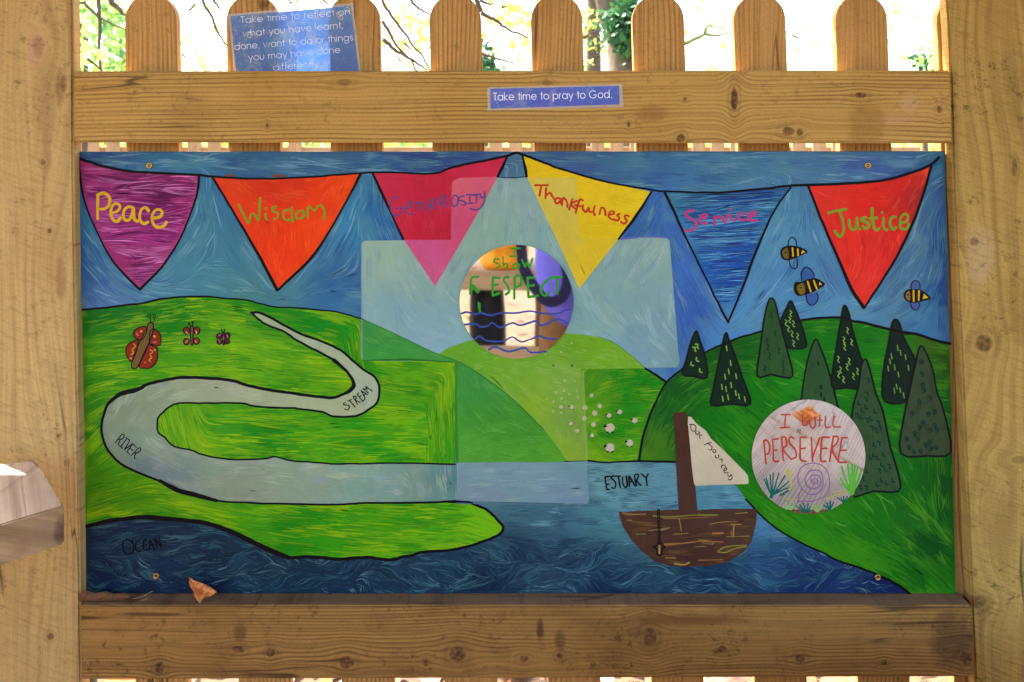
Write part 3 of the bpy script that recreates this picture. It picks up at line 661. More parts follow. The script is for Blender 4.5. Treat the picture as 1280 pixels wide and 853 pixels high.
pennant(pw, [(290, 230, (222, 62, 20)), (360, 235, (216, 52, 14)), (430, 230, (236, 72, 14)), (320, 260, (232, 60, 12)), (380, 260, (236, 58, 8)), (350, 300, (240, 58, 6)), (345, 350, (240, 66, 20)), (330, 240, (206, 46, 16)), (400, 290, (240, 70, 14))],
    angfield([(350, 230, 2), (290, 240, 50), (350, 300, 88), (430, 240, -55), (345, 345, 88), (350, 255, 4)]), 1000, [((248, 96, 40), .15), ((204, 40, 10), .12)], .08, 'orange pennant lettered Wisdom in green', 'w',
    [[(115, 220), (160, 310), (220, 420), (245, 330), (285, 330), (325, 395), (335, 300), (345, 150)], [(400, 320), (405, 370), (425, 385)], [(408, 262)], [(515, 245), (480, 255), (480, 290), (530, 310), (530, 360), (490, 375)], [(660, 275), (610, 285), (590, 335), (620, 385), (680, 380)], [(682, 250), (684, 330), (692, 405)],
     [(800, 290), (750, 295), (725, 340), (745, 370), (800, 355), (810, 300), (780, 285)], [(850, 360), (855, 250), (880, 250), (925, 285), (960, 240), (1000, 235), (1030, 290), (1025, 380)]],
    (122, 152, 30), 2.7, [(pw[5:10], 2.3), ([pw[0], pw[11], pw[10], pw[9]], 2.9)], (285, 230, .1172))
pg = [(466, 217), (500, 217), (530, 218), (548, 216), (560, 212), (600, 203), (634, 196), (622, 221), (600, 262), (572, 310), (544, 358), (520, 322), (505, 300), (485, 258)]
gpk = [(565, 229), (568, 225), (575, 222.5), (622, 221), (600, 262), (572, 310), (544, 358), (520, 322), (505, 300), (563.5, 300)]
pennant(pg, [(480, 225, (200, 40, 74)), (530, 230, (192, 32, 62)), (600, 208, (204, 40, 76)), (520, 270, (196, 28, 56)), (555, 290, (186, 26, 56)), (500, 260, (204, 38, 70))],
    angfield([(500, 225, 0), (520, 260, 85), (560, 240, 88), (600, 210, -12), (544, 340, 75), (600, 250, -62)]), 900, [((214, 60, 84), .1)], .06, 'crimson and pink pennant lettered Generosity in blue', 'g',
    [[(200, 235), (165, 225), (120, 270), (110, 350), (140, 415), (190, 425), (220, 390), (225, 340)], [(160, 352), (240, 335)], [(280, 350), (340, 330), (350, 290), (320, 275), (280, 310), (275, 370), (310, 410), (360, 395)], [(405, 370), (405, 275), (415, 300), (450, 280), (470, 320), (475, 370), (500, 380)],
     [(520, 320), (580, 300), (595, 260), (560, 250), (525, 290), (530, 340), (585, 345)], [(640, 335), (645, 230), (690, 225), (700, 265), (650, 285), (690, 310), (725, 340)], [(790, 210), (765, 250), (765, 300), (790, 325), (825, 300), (835, 250), (815, 210), (790, 210)], [(895, 215), (850, 225), (845, 260), (890, 270), (915, 290), (905, 310), (870, 310)],
     [(925, 200), (990, 200)], [(957, 205), (957, 295)], [(935, 297), (990, 290)], [(985, 205), (1070, 195)], [(1030, 205), (1025, 295)], [(1065, 190), (1085, 235), (1110, 220)], [(1115, 170), (1120, 240), (1090, 320), (1040, 360), (990, 360), (960, 345)]],
    (78, 70, 140), 1.9, [([(634, 195), (629, 207), (622, 221)], 2.6), ([(466, 217), (485, 258), (504, 299)], 2.4)], (475, 220, .1172),
    glaze=[(gpk, [(580, 235, (214, 98, 116)), (600, 235, (212, 92, 120)), (585, 280, (200, 74, 116)), (540, 310, (204, 84, 138)), (545, 345, (208, 92, 140)), (570, 290, (204, 76, 118))], .06)])
pt = [(653, 195), (676, 203), (700, 212), (730, 221), (760, 229), (790, 235), (814, 240), (795, 270), (773, 299), (724, 361), (700, 308), (672, 250), (659, 222)]
gty = [(659, 222), (720, 222.5), (724, 298), (773, 299), (724, 361), (700, 308), (672, 250)]
pennant(pt, [(670, 205, (226, 192, 18)), (720, 230, (230, 194, 22)), (790, 245, (228, 200, 26)), (760, 280, (224, 192, 16)), (740, 260, (228, 194, 30)), (735, 290, (218, 190, 20))],
    angfield([(700, 215, 15), (760, 240, 5), (750, 280, 4), (680, 240, 80), (700, 290, 62), (725, 330, 62)]), 900, [((238, 208, 60), .1), ((206, 172, 10), .08)], .05, 'yellow pennant lettered Thankfulness in red', 't',
    [[(115, 100), (255, 100)], [(185, 105), (165, 215)], [(235, 130), (228, 240)], [(230, 215), (275, 180), (300, 215), (330, 260)], [(385, 240), (345, 240), (330, 270), (350, 295), (385, 270), (390, 240), (395, 300)], [(405, 315), (415, 240), (440, 250), (460, 290), (462, 335)], [(515, 245), (480, 360)], [(565, 265), (500, 300), (545, 350)], [(630, 265), (600, 250), (580, 290), (550, 395)], [(540, 310), (610, 325)],
     [(630, 310), (625, 350), (660, 385), (690, 340), (695, 380), (720, 385)], [(755, 320), (740, 380), (755, 420)], [(805, 410), (820, 345), (850, 345), (865, 380), (870, 420)], [(905, 415), (955, 405), (955, 380), (915, 385), (900, 430), (930, 460), (965, 465)], [(1020, 405), (990, 420), (1015, 445), (1000, 475), (960, 470)], [(1120, 430), (1080, 420), (1075, 450), (1095, 480), (1070, 510), (1030, 490)]],
    (196, 52, 24), 2.6, [([(814, 240), (795, 270), (773, 299)], 2.5), ([(653, 195), (656, 208), (658.5, 221)], 2.6)], (655, 220, .1172),
    glaze=[(gty, [(680, 240, (214, 192, 74)), (710, 240, (214, 194, 80)), (700, 290, (206, 186, 66)), (724, 340, (222, 192, 40)), (740, 310, (218, 188, 36)), (715, 270, (208, 188, 74))], .04)])
psv = [(831, 241), (860, 242), (900, 241.5), (940, 239), (988, 234.5), (970, 260), (955, 290), (939, 329), (932, 350), (909, 402), (893, 370), (872, 327), (858, 299), (845, 270)]
pennant(psv, [(850, 250, (60, 118, 158)), (900, 250, (44, 92, 150)), (960, 250, (50, 106, 150)), (870, 280, (48, 112, 172)), (920, 275, (60, 124, 170)), (900, 300, (32, 80, 160)), (900, 330, (28, 84, 172)), (900, 370, (40, 96, 170)), (909, 390, (70, 130, 180)), (860, 290, (62, 128, 176))],
    lambda x, y: -.06+.05*np.sin(x*.03+y*.3), 2300, [((24, 38, 116), .26), ((96, 160, 196), .2), ((20, 62, 150), .14)], .3, 'deep blue streaked pennant lettered Service in pink', 's',
    [[(200, 160), (130, 160), (80, 210), (130, 260), (210, 310), (240, 370), (190, 430), (120, 455), (75, 430)], [(290, 270), (370, 260), (390, 220), (330, 215), (285, 270), (300, 330), (350, 345), (400, 340)], [(500, 240), (500, 370)], [(500, 270), (545, 245), (565, 265)], [(600, 240), (655, 330), (690, 220)], [(730, 210), (750, 280), (800, 300)], [(735, 140)],
     [(930, 210), (890, 190), (850, 220), (860, 270), (910, 295), (970, 290)], [(1010, 245), (1080, 220), (1090, 180), (1040, 180), (990, 230), (1010, 285), (1070, 305), (1130, 300)]],
    (186, 56, 130), 3.0, [([psv[4], (970, 260), (955, 290), (939, 329), (932, 350), (910, 403)], 2.3), ([(831, 241), (845, 270), (858, 299), (872, 327), (893, 370), (910, 403)], 2.3)], (850, 250, .0859), ln=84, bw=1.4)
pj = [(1011, 232.5), (1050, 231), (1092, 228.5), (1135, 219), (1150, 213.5), (1164, 208), (1149, 257), (1126, 311), (1101, 353), (1080, 384), (1064, 361), (1047, 322), (1025, 271)]
pennant(pj, [(1030, 245, (226, 48, 34)), (1080, 250, (224, 40, 26)), (1130, 240, (208, 34, 26)), (1145, 250, (150, 34, 34)), (1060, 300, (230, 46, 34)), (1110, 300, (220, 40, 32)), (1080, 350, (230, 50, 40)), (1155, 225, (220, 60, 40))],
    angfield([(1030, 240, 30), (1080, 245, 4), (1140, 240, -60), (1060, 300, 80), (1110, 300, -70), (1080, 360, -60), (1040, 280, 62)]), 1200, [((244, 84, 60), .12), ((190, 26, 26), .16)], .1, 'red pennant lettered Justice in green', 'j',
    [[(60, 195), (150, 165), (320, 135)], [(220, 160), (270, 300), (285, 440), (250, 520), (215, 530), (150, 450)], [(365, 290), (370, 380), (420, 435), (470, 390), (480, 260)], [(480, 330), (490, 400), (520, 430)], [(620, 260), (570, 260), (545, 300), (600, 320), (650, 350), (640, 400), (590, 415), (560, 380)],
     [(695, 120), (700, 260), (730, 410), (770, 440), (800, 410)], [(660, 280), (770, 260)], [(860, 260), (860, 380), (890, 430), (920, 430)], [(842, 185)], [(1040, 250), (990, 250), (960, 310), (970, 390), (1010, 430), (1050, 400)], [(1120, 340), (1200, 310), (1220, 240), (1180, 205), (1120, 250), (1100, 330), (1110, 400), (1160, 430), (1210, 410), (1235, 350)]],
    (112, 158, 36), 3.3, [([(1164, 207), (1149, 257), (1126, 311), (1101, 353), (1080, 385)], 2.3), ([(1010, 232), (1025, 271), (1047, 322), (1064, 361), (1080, 385)], 3.0)], (1030, 250, .0859))
st = Paint()
rough_line(st, [(98.5, 198), (110, 202), (130, 208), (165, 214.5), (210, 217), (250, 219), (268, 221), (300, 223), (340, 223.5), (400, 220.5), (452, 216.5), (467, 215.5), (500, 216), (530, 217.5), (548, 216), (558, 212), (575, 207), (600, 202), (630, 196), (645, 191)], 2.4, dep=D5+DL*2.8)
rough_line(st, [(645, 191), (655, 194), (676, 202), (700, 211), (760, 228), (800, 235), (832, 239.5), (870, 240.5), (900, 240.5), (930, 238.5), (960, 235.5), (985, 232.5), (1008, 231.5), (1050, 230), (1092, 227), (1120, 222), (1150, 212), (1165, 205), (1174, 196)], 2.4, dep=D5+DL*2.8)
for x, y, wd in ((287, 219.5, 8), (349, 220, 16)):
    st.ribbon([(x-wd/2, y), (x+wd/2, y)], 3, (120, 72, 60), D5+DL*2)
st.build('bunting_string', mural)

# small words
def words(strokes, T, w, col, name='lettering', dep=D5+DL):
    p = Paint()
    for s_ in strokes: p.ribbon(tr(s_, *T), w, col, dep, k=5)
    return p
INK = (6, 7, 9)
words([[(230, 535), (185, 555), (190, 590), (290, 600), (320, 650), (290, 700), (240, 710), (205, 685)], [(280, 500), (370, 465)], [(320, 490), (455, 640)], [(410, 410), (515, 575)], [(405, 400), (440, 385), (480, 410), (470, 450), (450, 470), (580, 540)], [(505, 340), (635, 510)], [(635, 510), (690, 450)], [(505, 340), (540, 310)], [(560, 400), (600, 370)],
       [(590, 250), (650, 340), (690, 430)], [(590, 250), (670, 300), (750, 350)], [(650, 370), (700, 340)], [(635, 205), (770, 310)], [(635, 205), (740, 220)], [(705, 150), (740, 220)], [(705, 150), (860, 265)]], (420, 475, .0527), 1.35, INK).build('lettering', mural)
words([[(80, 350), (230, 160), (280, 160), (290, 200), (250, 260), (170, 270), (190, 300), (155, 390), (200, 430)], [(330, 225), (390, 270)], [(355, 250), (225, 430)], [(200, 430), (245, 485)], [(390, 270), (415, 310), (300, 510)], [(300, 510), (500, 370)], [(500, 370), (360, 560)], [(360, 560), (415, 620)], [(500, 370), (580, 460)], [(430, 470), (500, 540)], [(450, 660), (630, 480), (680, 490), (670, 540), (600, 590), (550, 580)], [(560, 590), (540, 680), (545, 730)]], (140, 535, .05277), 1.3, INK).build('lettering', mural)
words([[(200, 210), (100, 260), (80, 400), (130, 550), (230, 600), (340, 540), (370, 400), (330, 260), (220, 205)], [(540, 240), (460, 240), (420, 340), (430, 470), (500, 520), (570, 500)], [(720, 210), (640, 210), (620, 350), (640, 480), (740, 460)], [(630, 350), (720, 340)], [(790, 480), (800, 200)], [(800, 200), (930, 480)], [(800, 350), (870, 340)], [(920, 170), (990, 410)], [(920, 170), (1100, 410)], [(1040, 150), (1100, 410)]], (150, 665, .0469), 2.0, (6, 12, 22)).build('lettering', mural)
words([[(220, 190), (115, 200)], [(115, 200), (135, 370), (160, 495)], [(160, 495), (215, 490)], [(135, 375), (210, 375)], [(320, 180), (270, 190), (255, 230), (330, 300), (360, 370), (340, 450), (300, 465), (265, 440)], [(340, 185), (465, 185)], [(420, 190), (460, 450)], [(515, 200), (520, 350), (570, 440), (610, 420), (620, 350), (600, 180)], [(665, 430), (665, 180)], [(665, 180), (800, 410)], [(670, 320), (750, 310)], [(830, 400), (800, 260), (785, 160)], [(785, 160), (850, 140), (880, 170), (860, 230), (830, 290)], [(830, 290), (930, 400)], [(940, 130), (1050, 210), (1095, 135)], [(1055, 210), (1075, 400)]], (750, 585, .0547), 1.9, INK).build('lettering', mural)

# trees on the right hill
def ptree(poly, base, mark, n, label, light, dep, seed):
    p = Paint(); pl = smoothline(poly, 3, True)
    f = clampcol(field([(poly[0][0], poly[0][1], base), (poly[0][0], max(q[1] for q in poly), [x*1.05 for x in base])]), Fbm(12, 20, seed=seed), .35, [x*.6 for x in base], .4, .8)
    p.fill([tuple(q) for q in pl], dep, f, 5)
    mk = mask([tuple(q) for q in pl])
    p.strokes(mk, dep, 260, f, lambda x, y: 0*x+1.5, 16, 1.1, 4, .15, .12, [])
    p.ribbon(pl, 2.3, (10, 14, 14), dep+DL*.9, k=1, closed=True)
    o = p.build('painted_tree', mural); o['label'] = label
    r = random.Random(seed); q = Paint(); done = []
    ar = np.array(pl); x0, x1, y0, y1 = ar[:, 0].min(), ar[:, 0].max(), ar[:, 1].min(), ar[:, 1].max()
    tries = 0
    while len(done) < n and tries < 3000:
        tries += 1
        x = r.uniform(x0, x1); y = r.uniform(y0+8, y1-6)
        if not all(look(mk, np.array([x+a]), np.array([y+b]))[0] for a, b in ((-4.5, -4), (4.5, -4), (-4.5, 5), (4.5, 5))): continue
        if any(abs(x-a)*1.2+abs(y-b) < (7.2 if light in ('hook', 'curl') else 8.5) for a, b in done): continue
        done.append((x, y))
        if light == 'dash': q.ribbon([(x-.6, y-3.2), (x+.4, y+3.2)], 1.5, mark, dep+DL*1.1, k=3)
        elif light == 'wave': q.ribbon([(x-1, y-4), (x+1.2, y-1.5), (x-.8, y+1.2), (x+1.4, y+4)], 1.3, mark, dep+DL*1.1, k=4)
        elif light == 'hook':
            t_ = r.random()
            if t_ < .5: q.ribbon([(x-2, y-2.2), (x+1.8, y-1.8), (x+.6, y+1), (x+2.2, y+3)], 1.7, mark, dep+DL*1.1, k=2)
            else: q.ribbon([(x-1.6, y-2.5), (x-1.8, y+1.5), (x+1.5, y+2.2)], 1.7, mark, dep+DL*1.1, k=2)
        elif light == 'curl':
            q.ribbon([(x+2, y+.5), (x, y+1.4), (x-1.6, y), (x, y-2), (x+2.4, y-.6), (x+2, y+2.6), (x-.6, y+3.8)], 1.5, mark, dep+DL*1.1, k=3)
        else: q.ribbon([(x, y-2), (x+.4, y+2.5)], 2.4, mark, dep+DL*1.1, k=3)
    if done: q.build('brush_mark', o)['kind'] = 'stuff'
DT = (10, 38, 22); MT = (42, 80, 40); LGm = (122, 168, 70)
T1 = lambda p: tr(p, 840, 350, .211); T2 = lambda p: tr(p, 1000, 370, .3048)
ptree(T1([(703, 125), (722, 160), (760, 250), (785, 330), (790, 402), (680, 402), (655, 370), (640, 260), (680, 160)]), DT, LGm, 8, 'small dark tree behind the left green cone', 'wave', D5, 1)
ptree(T1([(138, 306), (152, 316), (165, 360), (195, 450), (208, 578), (130, 570), (62, 558), (85, 470), (108, 380)]), DT, LGm, 5, 'small dark tree at the far left', 'hook', D5+DL*.3, 2)
ptree(T1([(318, 312), (335, 350), (370, 440), (420, 590), (465, 735), (350, 735), (232, 742), (245, 640), (290, 420)]), (9, 36, 20), LGm, 13, 'dark tree with short upright dashes', 'dash', D5+DL*.3, 3)
ptree(T1([(590, 108), (612, 140), (640, 260), (680, 410), (714, 568), (640, 572), (585, 560), (505, 570), (520, 420), (545, 230), (570, 130)]), MT, (10, 44, 28), 9, 'tall plain green cone tree', 'wave', D5+DL*2, 4)
ptree([(1019, 424), (1026, 437), (1034, 458), (1045, 500), (1046, 525), (1002, 525), (1002, 495), (1009, 452)], (44, 80, 44), (6, 34, 24), 7, 'grey green tree above the lower mirror', 'blob', D5, 5)
ptree(T2([(180, 38), (200, 70), (215, 140), (245, 240), (262, 300), (240, 375), (190, 376), (130, 370), (145, 230), (165, 110)]), (8, 32, 18), LGm, 12, 'dark tree with curly pale marks', 'wave', D5, 6)
ptree(T2([(395, 97), (410, 120), (425, 170), (478, 280), (455, 340), (440, 430), (345, 432), (340, 320), (365, 180), (378, 110)]), (14, 32, 22), (104, 140, 60), 13, 'dark tree behind the rightmost tree', 'dash', D5, 7)
ptree(T2([(268, 258), (285, 300), (310, 400), (338, 470), (370, 620), (405, 740), (402, 800), (300, 800), (200, 803), (210, 500), (240, 370), (250, 290)]), (50, 78, 46), (6, 48, 38), 40, 'tall grey green tree right of the lower mirror', 'hook', D5+DL*2, 8)
ptree(T2([(492, 205), (520, 240), (545, 310), (560, 390), (590, 480), (618, 640), (520, 655), (412, 645), (425, 500), (450, 380), (470, 290)]), (54, 70, 44), (6, 46, 42), 24, 'rightmost tree with curled marks', 'curl', D5+DL*2, 9)

# butterflies
def bfly(parts, lines, T, label, lw):
    p = Paint()
    for poly, col, c in parts:
        pl = smoothline(tr(poly, *T), 4, True); p.fill([tuple(q) for q in pl], D5+DL*(.4+c), col, 4); p.ribbon(pl, lw, (16, 12, 10), D5+DL*(1.1+c), k=1, closed=True)
    o = p.build('painted_butterfly', mural); o['label'] = label
    q = Paint()
    for l, col, wd in lines: q.ribbon(tr(l, *T), wd, col, D5+DL*2.2, k=4)
    q.build('brush_mark', o)['kind'] = 'stuff'
TB = (145, 380, .1172); WR = (134, 40, 16)
K = (16, 12, 10)
bfly([([(325, 250), (270, 245), (210, 275), (187, 325), (225, 375), (280, 380), (330, 300)], WR, 0), ([(240, 385), (190, 395), (125, 440), (105, 510), (130, 580), (170, 612), (215, 520)], WR, 0), ([(385, 270), (450, 295), (480, 360), (475, 430), (430, 450), (365, 430), (360, 340)], WR, 0), ([(345, 440), (430, 460), (445, 540), (430, 620), (370, 680), (300, 685), (250, 660)], WR, 0),
      ([(350, 205), (385, 200), (400, 225), (395, 300), (340, 450), (290, 560), (240, 660), (200, 695), (168, 670), (180, 600), (240, 440), (330, 260)], (112, 84, 44), .8)],
     [([(372, 195), (370, 150)], K, .9), (circ(354, 130, 18)+[(372, 130)], K, .7), ([(400, 195), (415, 150)], K, .9), (circ(412, 130, 16)+[(428, 130)], K, .8), ([(266, 292), (276, 292)], (230, 150, 60), 2.8), ([(408, 347), (418, 347)], (236, 160, 50), 2.8),
      ([(190, 425), (210, 450), (175, 490), (190, 520), (160, 540)], (226, 176, 40), .9), ([(365, 490), (395, 510), (365, 540), (385, 570), (355, 595), (370, 615)], (226, 176, 40), .9), ([(222, 315), (236, 335)], (190, 90, 80), 3), ([(155, 580), (165, 580)], (200, 110, 100), 3), ([(412, 492), (420, 492)], (206, 120, 110), 2.6), ([(306, 625), (316, 625)], (196, 90, 70), 2.4), ([(400, 410), (430, 405)], (180, 86, 70), 2.6)], TB, 'largest of the three painted butterflies', 1.35)
bfly([(circ(752, 285, 34, 8, 36), (120, 40, 24), 0), (circ(752, 402, 30, 8, 36), (128, 44, 24), 0), (circ(864, 283, 32, 8, 40), (120, 36, 26), 0), (circ(860, 395, 32, 8, 36), (124, 40, 24), 0), ([(796, 252), (828, 252), (826, 340), (822, 430), (802, 432), (795, 340)], (110, 74, 56), .8)],
     [([(798, 240), (786, 212)], K, 1.4), (circ(780, 212, 7, 8), K, 1.4), ([(820, 240), (820, 200)], K, 1.4), (circ(818, 195, 7, 8), K, 1.4), ([(750, 300), (765, 315)], (196, 120, 80), 2.2), ([(745, 410), (765, 390)], (190, 110, 80), 2), ([(855, 290), (862, 315)], (206, 140, 110), 1.8), ([(850, 395), (856, 410)], (206, 130, 90), 2)], TB, 'middle sized painted butterfly', 1.3)
bfly([(circ(1100, 345, 28, 8, 30), (84, 30, 36), 0), (circ(1104, 405, 26, 8, 26), (92, 36, 44), 0), (circ(1190, 335, 28, 8, 30), (84, 30, 36), 0), (circ(1186, 398, 28, 8, 30), (84, 30, 40), 0), ([(1138, 320), (1158, 320), (1158, 400), (1152, 440), (1142, 420)], (90, 56, 56), .8)],
     [([(1135, 305), (1125, 268)], K, 1.3), ([(1152, 305), (1162, 268)], K, 1.3), ([(1095, 335), (1115, 330)], (170, 100, 120), 1.5), ([(1100, 380), (1110, 410)], (170, 100, 120), 1.5), ([(1185, 330), (1195, 360)], (170, 100, 120), 1.5), ([(1150, 350), (1152, 380)], (170, 96, 120), 1.2)], TB, 'smallest of the three painted butterflies', 1.3)
# bees
def bee(body, head, hc, stripes, tip, wings, T, label, lw, wfill=None):
    p = Paint()
    for wg_ in wings:
        pl = smoothline(tr(wg_, *T), 4)
        if wfill: p.fill([tuple(q) for q in pl], D5, wfill, 5)
        p.ribbon(pl, lw*.9, (16, 22, 62), D5+DL*.5, k=1)
    pl = [tuple(q) for q in smoothline(tr(body, *T), 3, True)]
    p.fill(pl, D5+DL*1.2, (20, 14, 8), 5)
    p.fill([tuple(q) for q in smoothline(tr(head, *T), 3, True)], D5+DL*1.8, hc, 5)
    o = p.build('painted_bee', mural); o['label'] = label
    q = Paint()
    for s_ in stripes: q.ribbon(tr(s_, *T), 2.1, (212, 172, 34), D5+DL*1.9, k=3)
    q.fill(tr(tip, *T), D5+DL*2, (216, 180, 40), 5)
    hx = sum(h[0] for h in head)/len(head); hy = sum(h[1] for h in head)/len(head)
    e_ = tr([(hx, hy)], *T)[0]; q.ribbon([(e_[0]-.4, e_[1]-1), (e_[0]+.5, e_[1]-1)], 2.0, (50, 22, 10), D5+DL*2, k=2)
    q.build('brush_mark', o)['kind'] = 'stuff'
TBE = (960, 285, .1172)
bee([(130, 270), (150, 215), (210, 190), (300, 195), (370, 215), (422, 258), (350, 295), (290, 325), (200, 347), (150, 325)], [(150, 265), (170, 228), (208, 218), (218, 325), (172, 318)], (110, 90, 30), [[(260, 215), (265, 300)], [(315, 225), (320, 295)]], [(365, 235), (395, 258), (350, 280)],
    [[(215, 195), (220, 130), (255, 100), (295, 130), (305, 190)], [(225, 345), (240, 410), (280, 435), (310, 410), (310, 330)]], TBE, 'uppermost painted bee', 1.5)
bee([(272, 640), (290, 580), (350, 575), (430, 545), (500, 535), (560, 560), (607, 603), (540, 650), (470, 690), (340, 727), (290, 700)], [(305, 640), (330, 602), (378, 592), (392, 690), (340, 708)], (118, 98, 24), [[(420, 570), (455, 680)], [(485, 560), (520, 655)]], [(545, 575), (575, 603), (545, 612)],
    [[(360, 560), (355, 480), (395, 420), (450, 440), (485, 490), (490, 530)], [(405, 710), (420, 790), (460, 825), (510, 800), (535, 740), (515, 690)]], TBE, 'largest painted bee with blue wings', 1.6, (58, 92, 158))
bee([(145, 460), (180, 370), (260, 335), (450, 345), (560, 400), (672, 510), (540, 560), (420, 595), (260, 590), (180, 540)], [(180, 460), (210, 392), (262, 378), (268, 553), (210, 530)], (146, 100, 44), [[(335, 355), (340, 570)], [(440, 365), (435, 550)]], [(535, 420), (625, 500), (515, 525)],
    [[(290, 335), (290, 250), (330, 180), (390, 170), (440, 200), (460, 260), (460, 340)], [(280, 600), (300, 690), (370, 740), (430, 710), (455, 640), (455, 590)]], (1120, 340, .0645), 'rightmost painted bee by the panel edge', 1.4, (66, 92, 150))
# sheep
def T8(x, y): return (680+x*.1407, 450+y*.1407)
plain = [(80, 53, 10), (252, 50, 12), (184, 182, 14), (274, 190, 9), (105, 288, 15), (177, 275, 13), (225, 302, 12), (292, 272, 8), (300, 332, 13), (155, 344, 13), (30, 345, 8), (82, 370, 12), (190, 370, 8), (150, 418, 17), (82, 455, 13), (151, 470, 12), (363, 424, 22), (422, 315, 18), (495, 410, 20), (450, 472, 24), (358, 520, 22), (440, 574, 22), (295, 628, 18)]
full = [(245, 420, 20), (238, 565, 18), (672, 463, 22), (577, 493, 22), (805, 538, 25), (426, 672, 18), (585, 605, 42), (585, 780, 40), (760, 738, 32)]
extra = [(714.5, 429, 1.3), (701, 440, 1.5), (682, 443, 1.2), (691.5, 457, 1.3), (715, 457, 1.4)]
def sheep(cx, cy, r, head, col):
    p = Paint()
    if head:
        for a, b, c in ((-.95, -.35, .38), (-.5, .85, .26), (.5, .85, .26)):
            p.ribbon([(cx+a*r-c*r*.4, cy+b*r), (cx+a*r+c*r*.4, cy+b*r)], c*r*1.8, (14, 16, 12), D5+DL*.3, k=2)
    p.fill([(x+R.uniform(-.08, .08)*r, y+R.uniform(-.08, .08)*r) for x, y in circ(cx, cy, r, 14)], D5+DL*.8, col, 3)
    p.build('painted_sheep', mural)
for x, y, r in plain: sheep(*T8(x, y), r*.1407, False, (160, 178, 112) if r < 16 else (182, 176, 142))
for x, y, r in full: sheep(*T8(x, y), r*.1407, True, (190, 180, 156))
for x, y, r in extra: sheep(x, y, r, False, (160, 184, 100))
# boat
bt = Paint(); TH = (770, 630, .1406)
hull = [(22, 72), (200, 62), (400, 55), (560, 50), (730, 55), (850, 45), (1150, 42), (1250, 45), (1248, 150), (1205, 330), (1130, 430), (1000, 510), (850, 550), (600, 560), (450, 545), (330, 500), (220, 410), (130, 310), (60, 200)]
hp = tr(hull, *TH)
hc = clampcol(field([(800, 650, (76, 48, 36)), (900, 660, (78, 50, 40)), (860, 700, (70, 42, 34))]), Fbm(60, 8, seed=41), .5, (110, 78, 40), .7, .6)
bt.fill(hp, D5+DL, hc, 6); bt.strokes(mask(hp), D5+DL, 700, hc, lambda x, y: 0*x, 30, 1.1, 4, .08, .15, [((116, 84, 46), .1)])
boat = bt.build('painted_boat', mural); boat['label'] = 'brown boat with a cream sail lettered Our journey'
hm = Paint(); HB = (156, 124, 62)
for l, wd in [([(60, 80), (120, 92), (260, 90)], 2.4), ([(100, 143), (140, 145)], 1.5), ([(330, 105), (480, 115), (650, 100), (900, 98)], 2.2), ([(420, 130), (600, 128), (800, 118)], 1.1), ([(560, 130), (570, 180), (580, 238)], 1.4), ([(290, 237), (380, 225), (470, 210)], 1.1), ([(390, 235), (430, 225), (475, 210)], 2.0), ([(180, 268), (260, 266)], 1.1), ([(510, 268), (640, 262)], 1.8), ([(430, 352), (560, 352), (740, 332), (950, 338)], 1.3), ([(430, 365), (580, 350), (700, 338)], 1.6), ([(735, 318), (780, 345), (860, 358)], 1.8), ([(735, 318), (800, 325), (870, 345), (840, 360)], 1.2), ([(830, 178), (960, 158), (1080, 155)], 1.1), ([(1020, 180), (1110, 180)], 1.6), ([(1048, 180), (1040, 290)], 2.2), ([(1020, 240), (1030, 290)], 1.1), ([(980, 290), (1190, 285)], 1.4),
              ([(905, 420), (960, 385), (1060, 370), (1160, 370)], 2.4), ([(905, 425), (970, 430), (1060, 395), (1160, 378)], 1.6), ([(860, 262), (950, 258)], 2.6), ([(440, 478), (530, 480)], 1.5), ([(520, 530), (600, 540), (650, 520)], 2.2), ([(730, 500), (950, 495)], 1.2), ([(1060, 85), (1170, 75)], 1.1), ([(700, 380), (800, 375)], 1.2)]:
    hm.ribbon(tr(l, *TH), wd*.85, [x*random.uniform(.75, 1.1) for x in HB], D5+DL*2.3, k=4)
hm.build('brush_mark', boat)['kind'] = 'stuff'
ms = Paint(); mp = [(841, 516), (858, 515), (859.5, 540), (864, 580), (869, 608), (872, 645), (849, 645), (846, 600), (844, 560)]
ms.fill(mp, D5+DL*2.6, field([(850, 530, (74, 44, 32)), (856, 600, (76, 48, 38))]), 6); ms.strokes(mask(mp), D5+DL*2.6, 160, field([(850, 530, (74, 44, 32)), (856, 600, (76, 48, 38))]), lambda x, y: 0*x+1.45, 24, 1.1, 4, .08, .15)
ms.build('mast', boat)
sa = Paint(); spl = tr([(45, 90), (75, 95), (130, 165), (230, 240), (290, 330), (400, 430), (520, 550), (640, 670), (680, 720), (690, 790), (680, 810), (500, 815), (300, 820), (120, 830), (100, 800), (75, 600), (55, 380), (38, 180)], 855, 510, .1172)
sf = clampcol(field([(870, 540, (206, 192, 168)), (900, 590, (200, 184, 160)), (930, 600, (208, 194, 166))]), Fbm(20, 20, seed=44), .3, (184, 164, 140), .6, .6)
sa.fill(spl, D5+DL*3, sf, 5); sa.strokes(mask(spl), D5+DL*3, 200, sf, lambda x, y: 0*x+1.2, 20, 1.2, 4, .2, .05); sa.ribbon([spl[-1]]+[spl[-2]]+[spl[-3], spl[-4], spl[-5]], 1.0, (40, 26, 22), D5+DL*3.9, k=2)
sa.build('sail', boat)
